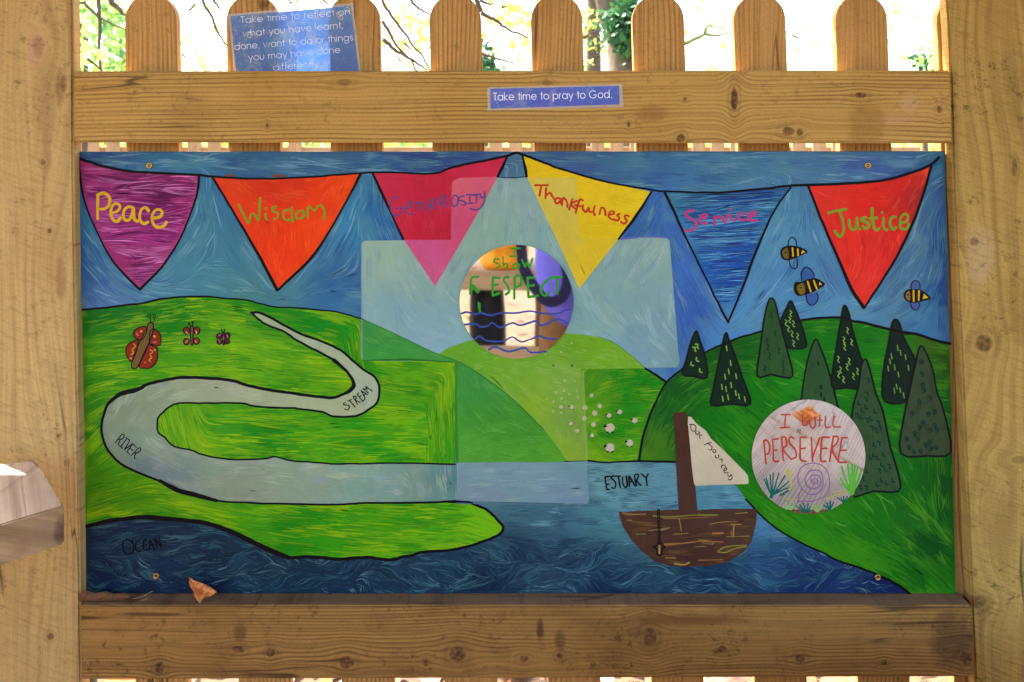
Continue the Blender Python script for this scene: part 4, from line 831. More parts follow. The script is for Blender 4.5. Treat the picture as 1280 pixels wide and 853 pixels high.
words([[(58, 175), (100, 175), (125, 200), (120, 240), (90, 245), (70, 215), (75, 175)], [(130, 245), (122, 268), (145, 280), (163, 268), (155, 250)], [(195, 290), (168, 288), (160, 298), (172, 325)], [(215, 395), (250, 375), (290, 370)], [(250, 378), (295, 410), (290, 445), (260, 445)], circ(322, 460, 17, 8)+[(339, 460)], [(332, 505), (338, 528), (362, 530), (372, 512), (362, 500)], [(375, 550), (405, 545), (400, 580)],
       [(400, 640), (400, 615), (430, 608), (442, 628)], [(428, 668), (455, 655), (448, 638), (425, 652), (432, 690), (470, 690)], [(462, 712), (482, 730), (500, 708)], [(500, 708), (512, 745), (492, 766), (470, 755)]], (855, 510, .1172), 1.2, INK, dep=D5+DL*4.2).build('lettering', boat)
ch = Paint()
for i in range(9):
    ch.ribbon(circ(0, 0, 1, 8), 1, INK, 0) if False else None
    cx, cy = TH[0]+(378+i*.8)*TH[2], TH[1]+(62+i*34)*TH[2]
    ch.ribbon(circ(cx, cy, 1.3, 8, 2.5), 1.25, (8, 5, 5), D5+DL*2.8+(i % 2)*DL*.3, k=2, closed=True)
ch.ribbon(tr([(370, 345), (405, 345), (410, 370), (440, 378), (410, 395), (405, 450), (365, 450), (362, 398), (325, 380), (362, 368)], *TH), 1.7, (8, 5, 5), D5+DL*3, k=3, closed=True)
ch.ribbon(tr([(385, 370), (385, 440)], *TH), 2, (170, 136, 84), D5+DL*2.9)
ch.build('anchor_chain', boat)

# mirrors
mm, t, p, o = newmat('acrylic_mirror'); p.inputs['Metallic'].default_value = 1; p.inputs['Roughness'].default_value = .025; p.inputs['Base Color'].default_value = (.82, .83, .82, 1)
tc = t.nodes.new('ShaderNodeTexCoord'); bump(t, p, noise(t, tc.outputs['Object'], 9, 1), .05, .004)
M['mirror'] = mm
def disc(px, py, rx, ry, name, label):
    e = .0026; poly = px_poly([(px+rx*math.cos(a), py+ry*math.sin(a)) for a in np.linspace(0, 2*PI, 73)[:-1]])
    o = bm_obj('mirror', prism_xz(poly, YB-e, YB-.0006), M['mirror'], mural); o['label'] = label
    return o
mir1 = disc(645.5, 377, 71, 71, 'm', 'round mirror lettered I show respect'); mir2 = disc(1010, 570.5, 71, 71.5, 'm', 'round mirror lettered I will persevere')
DM = .0026+.00006
A = (570, 300, .0938); B = (640, 300, .0938); Cc = (570, 370, .1172)
g = Paint(); GR = (48, 150, 42)
for T_, L, wd in [(A, [[(735, 110), (853, 110)], [(785, 112), (770, 210)], [(715, 215), (810, 215)], [(570, 250), (520, 255), (510, 290), (570, 320), (580, 350), (545, 365)], [(625, 220), (630, 350)], [(635, 330), (670, 310), (690, 375)], [(800, 310), (760, 340), (780, 375), (830, 370), (845, 330), (800, 310)]], 2.1),
                  (B, [[(130, 260), (175, 360)], [(175, 360), (205, 300), (230, 360), (275, 245)]], 2.5),
                  (A, [[(190, 720), (200, 540), (230, 492), (300, 490)], [(200, 600), (250, 640), (290, 700)], [(205, 610), (230, 640)], [(580, 505), (490, 500)], [(490, 500), (490, 740)], [(490, 740), (580, 705)], [(490, 600), (560, 590)], [(705, 490), (650, 500), (640, 540), (690, 620), (705, 690), (660, 725)]], 3.0),
                  (B, [[(30, 780), (35, 490)], [(35, 490), (90, 470), (125, 520), (110, 600), (50, 625)], [(205, 500), (220, 760)], [(220, 760), (350, 740)], [(205, 505), (300, 500)], [(215, 610), (290, 600)], [(540, 490), (450, 550), (390, 630), (390, 700), (440, 740), (505, 690)], [(520, 495), (665, 490)], [(600, 495), (600, 720)]], 3.1),
                  (Cc, [[(240, 70), (245, 110), (258, 165)], [(250, 80), (255, 120)]], 2.6), (A, [[(215, 600), (260, 640), (300, 680)]], 4)]:
    for l in L: g.ribbon(tr(l, *T_), wd, GR, DM, k=5)
g.build('lettering', mir1, M['wetpaint'])
wv = Paint()
for l in [[(60, 185), (120, 170), (200, 195), (270, 180), (370, 205), (480, 180), (640, 180), (780, 160), (900, 180), (1000, 190), (1100, 180), (1160, 150), (1215, 140)],
          [(95, 305), (160, 295), (220, 300), (260, 325), (330, 320), (390, 285), (450, 325), (500, 325), (600, 285), (680, 310), (780, 285), (850, 265), (900, 310), (960, 300), (1040, 255), (1110, 250), (1190, 290)],
          [(205, 455), (260, 430), (330, 475), (500, 480), (600, 435), (690, 485), (780, 465), (890, 425), (960, 450), (1070, 455)], [(350, 570), (420, 540), (560, 590), (730, 550), (800, 600), (960, 590)]]:
    wv.ribbon(tr(l, *Cc), 2.3, (50, 74, 160), DM, k=5)
wv.build('painted_wave', mir1, M['wetpaint'])
g = Paint(); T_ = (940, 498, .1133)
for l in [[(315, 175), (420, 175)], [(365, 180), (355, 315)], [(305, 320), (410, 315)], [(555, 170), (550, 280), (590, 290), (620, 240), (650, 320), (690, 300), (690, 200)], [(740, 180), (740, 300)], [(710, 235), (765, 235)], [(805, 190), (805, 310), (860, 310)], [(900, 190), (890, 300), (970, 310)]]:
    g.ribbon(tr(l, *T_), 1.9, (190, 62, 44), DM, k=4)
for l in [[(150, 715), (125, 460)], [(125, 460), (160, 460), (190, 520), (180, 600), (140, 610)], [(285, 440), (220, 450)], [(220, 450), (230, 560), (235, 680), (290, 690)], [(230, 570), (270, 565)], [(340, 680), (320, 430)], [(325, 420), (365, 430), (375, 510), (340, 560), (430, 670)], [(460, 440), (420, 420), (405, 480), (470, 560), (480, 640), (440, 660)], [(595, 425), (525, 425)], [(525, 425), (525, 560), (530, 670), (590, 690)], [(525, 550), (580, 545)], [(650, 430), (662, 690)], [(740, 430), (665, 640)], [(850, 425), (765, 425)], [(765, 425), (755, 550), (755, 680), (810, 690)], [(760, 550), (820, 545)], [(850, 690), (890, 420)], [(890, 415), (940, 420), (935, 480), (880, 560), (950, 700)], [(1045, 430), (985, 430)], [(985, 430), (965, 560), (950, 690), (1040, 700)], [(970, 570), (1030, 565)]]:
    g.ribbon(tr(l, *T_), 2.2, (188, 58, 40), DM, k=5)
g.build('lettering', mir2, M['wetpaint'])
T_ = (940, 570, .1133)
g = Paint()
g.ribbon(tr([(690, 290), (670, 265), (690, 245), (720, 265), (710, 300), (670, 300), (645, 265), (650, 220), (700, 205), (745, 230), (755, 290), (720, 345), (650, 355), (595, 310), (580, 240), (620, 170), (690, 150), (750, 170), (775, 230), (775, 320), (740, 390), (660, 420), (580, 390), (520, 310), (500, 220), (530, 130), (600, 85), (690, 75), (780, 110), (835, 190), (850, 290), (830, 400), (780, 450), (650, 495), (560, 490), (500, 500)], *T_), 1.3, (146, 84, 150), DM, k=5)
g.ribbon(tr([(500, 500), (512, 430), (545, 350)], *T_), 1.2, (150, 80, 130), DM)
g.build('painted_snail', mir2, M['wetpaint'])
g = Paint(); TE = (6, 100, 92); LI = (92, 176, 60); YE = (188, 178, 60)
def fan(b, tips, col, wd):
    for e in tips:
        md = ((b[0]*.5+e[0]*.5)+(e[0]-b[0])*.06, b[1]*.5+e[1]*.5-abs(e[0]-b[0])*.06)
        g.ribbon(tr([b, md, e], *T_), wd, col, DM, k=3, taper=.3)
fan((215, 440), [(130, 250), (150, 240), (195, 200), (230, 180), (290, 180), (360, 210), (400, 275), (290, 360)], TE, 1.7); fan((255, 410), [(395, 345), (380, 350)], TE, 1.6); fan((300, 432), [(400, 378), (350, 420)], TE, 1.8)
g.ribbon(tr([(205, 450), (230, 370)], *T_), 4, TE, DM)
fan((1095, 420), [(980, 110), (1000, 180), (1050, 90), (1100, 80), (1130, 95), (1160, 110), (1200, 150), (1190, 200), (970, 240), (985, 290), (1170, 250)], LI, 2.4); g.ribbon(tr([(1095, 410), (1085, 200)], *T_), 6, (104, 184, 70), DM)
fan((590, 620), [(480, 545), (520, 530), (560, 510), (615, 520), (635, 560), (630, 600)], TE, 1.9); fan((850, 590), [(785, 535), (820, 510), (860, 490), (895, 505)], TE, 1.9); fan((1000, 505), [(935, 455), (975, 450), (1005, 440), (1045, 440)], TE, 1.7)
fan((425, 590), [(340, 520), (370, 500), (410, 490), (450, 500), (480, 530), (330, 560)], (142, 186, 96), 1.2); fan((715, 615), [(650, 560), (680, 520), (720, 510), (755, 530), (780, 560)], (142, 186, 96), 1.2)
g.ribbon(tr([(392, 155), (405, 200)], *T_), 5, YE, DM); g.ribbon(tr([(405, 200), (425, 280), (420, 360)], *T_), 1.8, YE, DM); g.ribbon(tr([(820, 470), (900, 430), (1040, 400)], *T_), 1.6, YE, DM); g.ribbon(tr([(880, 400), (960, 380), (1030, 405)], *T_), 1.0, YE, DM); g.ribbon(tr([(340, 455), (400, 470), (490, 475)], *T_), 1.4, YE, DM)
g.build('painted_plant', mir2, M['wetpaint'])

# screws with cup washers
def lathe(c, prof, n=20):
    V = []; Fc = []
    for r, d in prof:
        for k in range(n): V.append((c.x+r*math.cos(2*PI*k/n), YB-d, c.z+r*math.sin(2*PI*k/n)))
    for i in range(len(prof)-1):
        for k in range(n): Fc.append((i*n+k, i*n+(k+1) % n, (i+1)*n+(k+1) % n, (i+1)*n+k))
    Fc.append(tuple((len(prof)-1)*n+k for k in range(n)))
    return V, Fc
for x, y in ((187, 207), (1084.5, 207), (195.5, 720), (1097, 721.5)):
    c = at(x, y, YB)
    V, Fc = lathe(c, [(.0042, 0), (.0042, .0016), (.0036, .0022), (.0028, .0022), (.0023, .0012)])
    wsh = mesh_obj('cup_washer', V, Fc, M['brass'], mural, True)
    V, Fc = lathe(c, [(.0021, .0012), (.0020, .0017), (.0009, .0017), (.0008, .0008)], 12)
    mesh_obj('screw', V, Fc, M['rust'], wsh)

# ------------------------------------------------------------------ fence
fence = thing('picket_fence', 'pine picket fence with two rails and thick rough posts holding the mural', 'fence', at(640, 848, YR)-Vector((0, 0, .5)))
def halfpoly(l, r): return l+r[::-1]
# posts
def post(edges_l, edges_r, mat, lab):
    poly = [(at(x, y, YP).x, at(x, y, YP).z) for x, y in edges_l]+[(at(x, y, YP).x, at(x, y, YP).z) for x, y in edges_r[::-1]]
    o = bm_obj('post', prism_xz(poly, YP, YP+.0268, .003), mat, fence); o['label'] = lab
ext = lambda e: [(2*e[0][0]-e[1][0], -330)]+e+[(e[-1][0]+8, 1340)]
lp_r = [(90, -100), (90.5, 0), (91.5, 88), (91.8, 200), (93, 300), (95, 413), (98, 540), (100, 700), (101, 853), (102, 950)]
rp_l = [(1181, -100), (1183.5, 0), (1188, 88), (1190.5, 180), (1192, 240), (1195, 300), (1199, 390), (1203, 470), (1207.5, 580), (1212, 690), (1216, 790), (1219, 853), (1222, 950)]
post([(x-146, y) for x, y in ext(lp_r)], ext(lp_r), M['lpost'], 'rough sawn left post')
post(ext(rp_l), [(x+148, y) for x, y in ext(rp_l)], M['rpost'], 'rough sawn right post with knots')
# rails
def rail(tl, trr, bl, br, mat, Y0=YR, Y1=YR+.0425):
    bm = prism_xz([(at(*q, Y0).x, at(*q, Y0).z) for q in (tl, trr, br, bl)], Y0, Y1, .0022)
    return bm
r1 = bm_obj('rail', rail((91.7, 89.2), (1188.3, 88.2), (92.2, 178.4), (1190.6, 179.6), M['toprail']), M['toprail'], fence); r1['label'] = 'upper rail with a blue card on it'
r2 = bm_obj('rail', rail((100.6, 757), (1214.8, 757), (101.4, 850), (1218.6, 846.5), M['botrail']), M['botrail'], fence); r2['label'] = 'lower rail below the mural'
r2.data.materials.append(M['ledge'])
for pl in r2.data.polygons:
    if pl.normal.z > .7: pl.material_index = 1
# pickets
def picket(i):
    cx_t = 189+i*127.15; hw = 32.3   # centre at the picture height of 88 px
    def X(py): return cx_t+(py-88)*(.0175+.0000022*i*1000)
    def E(py, s):
        cxx = 189+127.15*i+(py-88)/760*(12.5+1.9*i)-(9 if i == 8 else 0)*min(1, max(0, (py-184)/120)); return (cxx+s*(hw+(py-88)/760*.4), py)
    L = [E(y, -1) for y in (1300, 850, 500, 200, 88, 26)]; Rr = [E(y, 1) for y in (1300, 850, 500, 200, 88, 26)]
    c = E(26, 0)
    top = [(c[0]+hw*math.cos(a), 26-33.5*math.sin(a)) for a in np.linspace(PI, 0, 17)[1:-1]]
    poly = [(at(x, y, YK).x, at(x, y, YK).z) for x, y in L+top+Rr[::-1]]
    return bm_obj('picket', prism_xz(poly, YK, YK+.02, .0012), M['picket'], fence)
for i in range(-7, 16):
    picket(i)
# continuing rails in the bays to either side
for x0, x1 in ((-900, -50), (1362, 2150)):
    bm_obj('rail', rail((x0, 89), (x1, 89), (x0, 179), (x1, 179), None), M['toprail'], fence)
    bm_obj('rail', rail((x0, 757), (x1, 757), (x0, 848), (x1, 848), None), M['botrail'], fence)

# ------------------------------------------------------------------ cards
def printmat(name, base, c2, water, trans, clear=.6):
    m, t, p, o = newmat(name); tc = t.nodes.new('ShaderNodeTexCoord')
    sp = t.nodes.new('ShaderNodeSeparateXYZ'); t.links.new(tc.outputs['Object'], sp.inputs[0])
    n = noise(t, tc.outputs['Object'], 28, 4, .6, .4); n2 = noise(t, tc.outputs['Object'], 420, 3, .7); n3 = noise(t, tc.outputs['Object'], 35, 5, .75, 1.0)
    col = mix(t, ss(t, n, .35, .65), lin4(base), lin4(c2))
    X = S(t, sp.outputs[0])
    wet = ss(t, n3+n2*.25-.12, .50, .66)
    if water: wet = wet*ss(t, (X*-1.0), water[0], water[1])
    else: wet = wet*.35
    col = mix(t, wet*.6, col, lin4((176, 178, 160))); col = mix(t, ss(t, n2, .5, .75)*.18, col, lin4((170, 190, 220)))
    t.links.new(col, p.inputs['Base Color']); p.inputs['Roughness'].default_value = .35; p.inputs['Coat Weight'].default_value = clear; p.inputs['Coat Roughness'].default_value = .12
    if trans:
        tr_ = t.nodes.new('ShaderNodeBsdfTranslucent'); t.links.new(mix(t, .25, col, lin4((60, 130, 220))), tr_.inputs[0])
        ms_ = t.nodes.new('ShaderNodeMixShader'); ms_.inputs[0].default_value = trans
        t.links.new(p.outputs[0], ms_.inputs[1]); t.links.new(tr_.outputs[0], ms_.inputs[2]); t.links.new(ms_.outputs[0], o.inputs[0])
    return m
lam, t, p, o = newmat('clear_laminate'); p.inputs['Base Color'].default_value = (.8, .78, .74, 1); p.inputs['Roughness'].default_value = .15
tp = t.nodes.new('ShaderNodeBsdfTransparent'); ms_ = t.nodes.new('ShaderNodeMixShader'); ms_.inputs[0].default_value = .78
t.links.new(p.outputs[0], ms_.inputs[1]); t.links.new(tp.outputs[0], ms_.inputs[2]); t.links.new(ms_.outputs[0], o.inputs[0])
whi = leafmat('white_ink', (250, 252, 255), (244, 248, 255), .15)
whi2 = flatmat('white_ink_front', (238, 240, 250), .5, .03)
a_ = lambda cx, cy, r, d0, d1, n=10: [(cx+r*math.cos(math.radians(d0+(d1-d0)*i/n)), cy+r*math.sin(math.radians(d0+(d1-d0)*i/n))) for i in range(n+1)]
O_ = a_(.5, .5, .5, 0, 360, 20)
FONT = {'a': ([O_, [(1, 1), (1, 0)]], 1.2), 'c': ([a_(.5, .5, .5, 45, 315)], 1.0), 'd': ([O_, [(1, 1.55), (1, 0)]], 1.2), 'e': ([[(0, .5), (1, .5)], a_(.5, .5, .5, 0, 320, 16)], 1.15), 'f': ([[(.15, 0), (.15, 1.3)]+a_(.4, 1.3, .25, 180, 80, 5), [(-.05, 1), (.45, 1)]], .5),
        'g': ([O_, [(1, 1), (1, -.05)]+a_(.5, -.05, .5, 0, -160, 8)], 1.2), 'h': ([[(0, 0), (0, 1.55)], [(0, .6)]+a_(.4, .6, .4, 180, 0, 8)+[(.8, 0)]], 1.0), 'i': ([[(0, 0), (0, 1)], [(0, 1.32), (0, 1.38)]], .25), 'k': ([[(0, 0), (0, 1.55)], [(.6, 1), (.05, .5), (.65, 0)]], .8), 'l': ([[(0, 0), (0, 1.55)]], .25),
        'm': ([[(0, 0), (0, 1)], [(0, .65)]+a_(.33, .65, .33, 180, 0, 8)+[(.66, 0)], [(.66, .65)]+a_(.99, .65, .33, 180, 0, 8)+[(1.32, 0)]], 1.55), 'n': ([[(0, 0), (0, 1)], [(0, .6)]+a_(.4, .6, .4, 180, 0, 8)+[(.8, 0)]], 1.0), 'o': ([O_], 1.15), 'p': ([O_, [(0, 1), (0, -.5)]], 1.15), 'r': ([[(0, 0), (0, 1)], [(0, .6)]+a_(.35, .65, .33, 180, 90, 5)], .5),
        's': ([a_(.28, .75, .25, 30, 270, 8)+a_(.28, .25, .25, 90, -150, 8)], .68), 't': ([[(.2, 0), (.2, 1.4)], [(0, 1), (.42, 1)]], .5), 'u': ([[(0, 1), (0, .4)]+a_(.4, .4, .4, 180, 360, 8)+[(.8, 1)]], 1.0), 'v': ([[(0, 1), (.4, 0), (.8, 1)]], .9), 'w': ([[(0, 1), (.33, 0), (.66, 1), (1, 0), (1.33, 1)]], 1.45), 'y': ([[(0, 1), (.42, .05)], [(.85, 1), (.2, -.5)]], .95),
        'T': ([[(.4, 0), (.4, 1.45)], [(0, 1.45), (.8, 1.45)]], .85), 'G': ([a_(.7, .72, .72, 45, 350, 16)+[(.8, .6)]], 1.6), ',': ([[(.1, .1), (0, -.25)]], .3), '.': ([[(.08, .02), (.12, .04)]], .3), ' ': ([], .5)}
def cardtext(strings, Y, wd, parent, xh, ink=None):
    V = []; Fc = []; n = 0
    for text, (xa, ya), (xb, yb) in strings:
        adv = sum(FONT[c][1]+.12 for c in text)-.2
        sc_ = math.hypot(xb-xa, yb-ya)/adv; ux = ((xb-xa)/(adv*sc_), (yb-ya)/(adv*sc_)); pen = 0
        for c in text:
            for s_ in FONT[c][0]:
                P = [((pen+x)*sc_, y*xh) for x, y in s_]
                P = [(xa+x*ux[0]+y*(ux[1]), ya+x*ux[1]-y*ux[0]) for x, y in P]
                P = np.array(P); 
                T = np.gradient(P, axis=0); T /= np.maximum(np.hypot(T[:, 0], T[:, 1])[:, None], 1e-6)
                N = np.stack([-T[:, 1], T[:, 0]], 1)*wd/2
                P = np.vstack([P[0]-T[0]*wd*.3, P[1:-1], P[-1]+T[-1]*wd*.3]) if len(P) > 2 else np.vstack([P[0]-T[0]*wd*.3, P[-1]+T[-1]*wd*.3])
                k = len(P); j = 0
                for q in list(P-N)+list(P+N): V.append(at(q[0], q[1], Y-(n % 7)*2e-6))
                o0 = len(V)-2*k
                for i in range(k-1): Fc.append((o0+i, o0+i+1, o0+k+i+1, o0+k+i))
                n += 1
            pen += FONT[c][1]+.12
    return mesh_obj('lettering', V, Fc, ink or whi, parent)
def sheet(name, poly, Y, th, mat, parent):
    return bm_obj(name, prism_xz([(at(x, y, Y).x, at(x, y, Y).z) for x, y in poly], Y, Y+th), mat, parent)
card = thing('laminated_card', 'pale blue laminated card about taking time to reflect tucked behind the upper rail', 'card', at(368, 88, 1.446))
pq = [at(x, y, 1.4462) for x, y in ((288, 20.5), (438, 7.5), (449, 96), (296, 96))]
b = mesh_obj('print', pq, [(0, 1, 2, 3)], printmat('blue_print', (82, 130, 196), (60, 104, 182), (.20, .33), .40), card)
sheet('laminate', [(285.5, 18), (441, 4), (452, 97), (293, 97)], 1.4466, .0004, lam, card)
cardtext([('Take time to reflect on', (301, 29.3), (438, 18.5)), ('what you have learnt,', (304, 46), (429, 35.3)), ('done, want to do or things', (293.5, 62.5), (441.5, 50.5)), ('you may have done', (311, 76), (425.5, 66)), ('differently.', (342, 88.5), (401, 83.5))], 1.4460, .62, card, 5.6)
for x, y, r in ((312, 44, 4.5), (424, 18.5, 4), (434, 12.5, 4), (426, 22, 3.5)):
    V = [at(x+r*math.cos(a)*random.uniform(.8, 1.1), y+r*math.sin(a)*random.uniform(.8, 1.1), 1.44605) for a in np.linspace(0, 2*PI, 11)[:-1]]
    V2 = [at(x+(r-1.6)*math.cos(a), y+(r-1.6)*math.sin(a), 1.44605) for a in np.linspace(0, 2*PI, 11)[:-1]]
    mesh_obj('water_mark', V+V2, [(i, (i+1) % 10, 10+(i+1) % 10, 10+i) for i in range(10)], flatmat('water_stain', (178, 180, 168), .7), card)
card2 = thing('laminated_card', 'narrow blue strip card on the upper rail reading Take time to pray to God', 'card', at(694, 136, YR))
sheet('laminate', [(609, 109.5), (777.5, 105), (779.5, 134), (609.5, 138.5)], YR-.0006, .0005, lam, card2)
sheet('print', [(613, 111.3), (773.5, 107.8), (774.5, 130.6), (613.5, 135.8)], YR-.0009, .0002, printmat('blue_strip_print', (36, 70, 170), (66, 72, 170), None, 0), card2)
cardtext([('Take time to pray to God.', (616.5, 125.8), (765, 122.3))], YR-.00096, .85, card2, 6.4, whi2)

# ------------------------------------------------------------------ leaf and bark on the ledge
M['dryleaf'] = leafmat('dry_leaf', (240, 166, 90), (190, 92, 24), .35, 90)
ledz = at(0, 757, YR).z
lf = bmesh.new()
LG = [[(236.5, 721.5), (243, 726), (250, 728), (262, 733), (271, 740)], [(236, 728), (243, 731), (250, 736), (258, 739), (268, 742.5)], [(237, 733.5), (242, 738), (250, 742), (256, 745), (264, 745)], [(241, 738), (244, 745), (248, 748), (252, 748.5), (257, 747.5)], [(243, 744), (246, 750), (250.5, 754.5), (252.5, 751), (253, 749)]]
dep = [[.022, .016, .012, .012, .010], [.024, .013, .010, .008, .008], [.026, .014, .006, .010, .008], [.018, .006, .0, .006, .008], [.012, .004, -.001, .003, .006]]
gv = [[lf.verts.new(at(x, y, 1.411+dep[i][j]+random.uniform(-.001, .001))) for j, (x, y) in enumerate(r)] for i, r in enumerate(LG)]
for i in range(4):
    for j in range(4): lf.faces.new((gv[i][j], gv[i+1][j], gv[i+1][j+1], gv[i][j+1]))
bmesh.ops.subdivide_edges(lf, edges=lf.edges[:], cuts=2, use_grid_fill=True, smooth=.6, fractal=.12)
bmesh.ops.solidify(lf, geom=lf.faces[:], thickness=.0006)
lo = bm_obj('dry_leaf', lf, M['dryleaf'], None, True); tag(lo, 'curled orange dry leaf lying on the lower rail at the bottom left of the mural', 'leaf')
V, Fc = tube([at(x, y, 1.425) for x, y in ((268, 742.5), (276, 744), (284, 746))], [.0006, .0005, .0004], 5)
so_ = mesh_obj('stalk', V, Fc, M['darkwood'], lo)
bk = []
pts = [at(x, y, 1.418) for x, y in ((99, 748), (108, 746.5), (118, 747.5), (130, 746), (142, 747.5), (152, 746.5), (162, 745))]
V, Fc = tube([p_+Vector((0, random.uniform(-.002, .002), 0)) for p_ in pts], [.005, .0062, .0055, .006, .005, .0042, .0015], 9)
V = [Vector(v)+Vector((random.uniform(-1, 1), random.uniform(-1, 1), random.uniform(-1, 1)))*.0011 for v in V]
V = [Vector((v.x, v.y, max(v.z, ledz+.0004))) for v in V]
ba = mesh_obj('bark_strip', V, Fc, flatmat('old_bark', (96, 64, 44), .9, .45, 260, bmp=.002), None); tag(ba, 'flake of brown bark lying on the lower rail beside the left post', 'bark')
for k, (a, b, c) in enumerate((((166, 749), (178, 746), (191, 739)), ((176, 751), (186, 748.5), (181, 744)), ((105, 822), (108, 826), (111, 832)))):
    Yk = 1.412 if k < 2 else YR-.002
    V, Fc = tube([at(*a, Yk), at(*b, Yk), at(*c, Yk)], .0004, 5)
    q = mesh_obj('straw', V, Fc, flatmat('straw', (150, 126, 100), .8), None)
    tag(q, ('longer pale straw on the lower rail right of the bark flake', 'short pale straw on the lower rail right of the bark flake', 'tiny straw caught on the face of the lower rail by the left post')[k], 'straw', 'straws caught on the lower rail')

gv_ = []
for k in range(170):
    x = random.uniform(104, 1205); Yk = random.uniform(YR+.003, 1.436); q_ = at(x, 750, Yk); s_ = random.uniform(.0004, .0014)
    c_ = Vector((q_.x, Yk, ledz+s_*.4)); d_ = [Vector((random.uniform(-1, 1), random.uniform(-1, 1), random.uniform(.2, .8)))*s_ for _ in range(4)]
    gv_.append(([c_+d for d in d_], [(0, 1, 2), (0, 2, 3), (0, 3, 1), (1, 3, 2)]))
V, Fc = join(gv_); tag(mesh_obj('grit', V, Fc, flatmat('dark_grit', (70, 52, 40), .9, .5, 500), None), kind='stuff')
# ------------------------------------------------------------------ table at the left and table below the view
ZT = ZC-.44
tb = thing('bench', 'grey weathered plank with a cut corner standing before the left post', 'bench', (-.9, 1.0, 0))
poly = [(-.618, 1.322), (-.589, 1.283), (-.511, 1.169), (-.5575, 1.115), (-.86, .764), (-1.2, 1.0), (-1.25, 1.10), (-.654, 1.308)]
bm = bmesh.new(); a = [bm.verts.new((x, y, ZT)) for x, y in poly]; b = [bm.verts.new((x, y, ZT-.045)) for x, y in poly]
bm.faces.new(a); bm.faces.new(b[::-1])
for i in range(len(a)): bm.faces.new((a[i], b[i], b[(i+1) % len(a)], a[(i+1) % len(a)]))
bmesh.ops.bevel(bm, geom=bm.edges[:], offset=.0025, segments=2, affect='EDGES')
to = bm_obj('top_plank', bm, M['plankside'], tb); to.data.materials.append(M['table'])
for pl in to.data.polygons:
    if pl.normal.z > .6: pl.material_index = 1
for x, y in ((-.8, 1.02), (-1.05, 1.0)): bm_obj('leg', box_bm(x-.035, x+.035, y-.035, y+.035, 0, ZT-.0452, .002), M['plankside'], tb)
ZD = ZC-.65
tb2 = thing('bench', 'low weathered plank bench seen only in the lower mirror', 'bench', (.5, .8, 0))
for xa, xb, xc, xd in ((-.10, .52, .06, .70), (.525, 1.2, .705, 1.3)):
    pb = bmesh.new(); q_ = [(xa, .46), (xb, .46), (xd, 1.17), (xc, 1.17)]
    a = [pb.verts.new((x, y, ZD)) for x, y in q_]; b = [pb.verts.new((x, y, ZD-.04)) for x, y in q_]
    pb.faces.new(a); pb.faces.new(b[::-1])
    for i in range(4): pb.faces.new((a[i], b[i], b[(i+1) % 4], a[(i+1) % 4]))
    bmesh.ops.bevel(pb, geom=pb.edges[:], offset=.003, segments=2, affect='EDGES')
    bm_obj('seat_plank', pb, M['bench2'], tb2)
for x in (.0, 1.0):
    bm_obj('leg', box_bm(x-.03, x+.03, .5, 1.05, 0, ZD-.0402, .002), M['plankside'], tb2)
# leaf on that bench
def leafmesh(c, s, rot, bend=.3):
    pr = [(0, -1), (.35, -.6), (.62, -.05), (.5, .45), (.0, 1.0), (-.5, .45), (-.62, -.05), (-.35, -.6)]
    V = [Vector(c)+Vector((x*math.cos(rot)-y*math.sin(rot), x*math.sin(rot)+y*math.cos(rot), bend*(abs(x)**1.5)+.05+bend*.6*y*y))*s for x, y in pr]+[Vector(c)+Vector((0, 0, .03))*s, ]
    return V, [(8, i, (i+1) % 8) for i in range(8)]
q = rat(1012, 531, .75); V, Fc = leafmesh((q.x, .72, ZD+.002), .05, .4, 1.1)
tag(mesh_obj('dry_leaf', V, Fc, M['dryleaf'], None, True), 'orange dry leaf lying on the low bench, seen in the lower mirror', 'leaf')
# ------------------------------------------------------------------ behind the viewer: bench, bags, person (seen in the mirrors)
YS = -.85; dS = 2*YB-YS
z1 = ZC-(338-HZ)/F*dS; z2 = ZC-(364-HZ)/F*dS; z3 = ZC-(432-HZ)/F*dS
M['rearwood'] = wood('rear_bench_wood', (196, 164, 122), (150, 118, 84), (160, 128, 90), True)
rb = thing('bench', 'wooden bench behind the viewer seen in the upper mirror', 'bench', (0, YS, 0))
bm_obj('seat_plank', box_bm(-.9, 1.0, YS-.28, YS, z2, z1, .003), M['rearwood'], rb)
xw = lambda px, Y=YS: (px-640)/F*(2*YB-Y)
bm_obj('leg', box_bm(xw(668), xw(697), YS-.05, YS-.005, 0, z2-.001, .002), flatmat('dark_bench_leg', (92, 62, 36), .8, .25, 40), rb)
bm_obj('leg', box_bm(xw(588)-.35, xw(588)-.27, YS-.05, YS-.005, 0, z2-.001, .002), M['rearwood'], rb)
bm_obj('stretcher', box_bm(-.7, .8, YS-.045+.05, YS+.05, z3-.08, z3, .002), M['rearwood'], rb)
def blob(name, c, r, mat, label, cat, seed):
    bm = bmesh.new(); bmesh.ops.create_icosphere(bm, subdivisions=4, radius=1); rr = random.Random(seed)
    ph = [rr.uniform(0, 6) for _ in range(6)]
    for v in bm.verts:
        x, y, z = v.co; sq = (abs(x)**4+abs(y)**4+abs(z)**4)**.25
        k = 1/max(sq, .01)*.85+.15+.05*math.sin(5*x+ph[0]+3*z)+.05*math.sin(7*z+ph[1]+2*y)+.03*math.sin(11*y+ph[2]+9*x)
        v.co = Vector((x*r[0]*k, y*r[1]*k, z*r[2]*k))+Vector(c)
    o = bm_obj(name, bm, mat, None, True); tag(o, label, cat); return o
zb = z1+.055
ob = blob('bag', (xw(632), YS-.10, z1+.062), (.085, .08, .075), flatmat('orange_nylon', (236, 142, 22), .6, .2, 30, bmp=.004), 'orange bag on the bench behind, seen in the upper mirror', 'bag', 3)
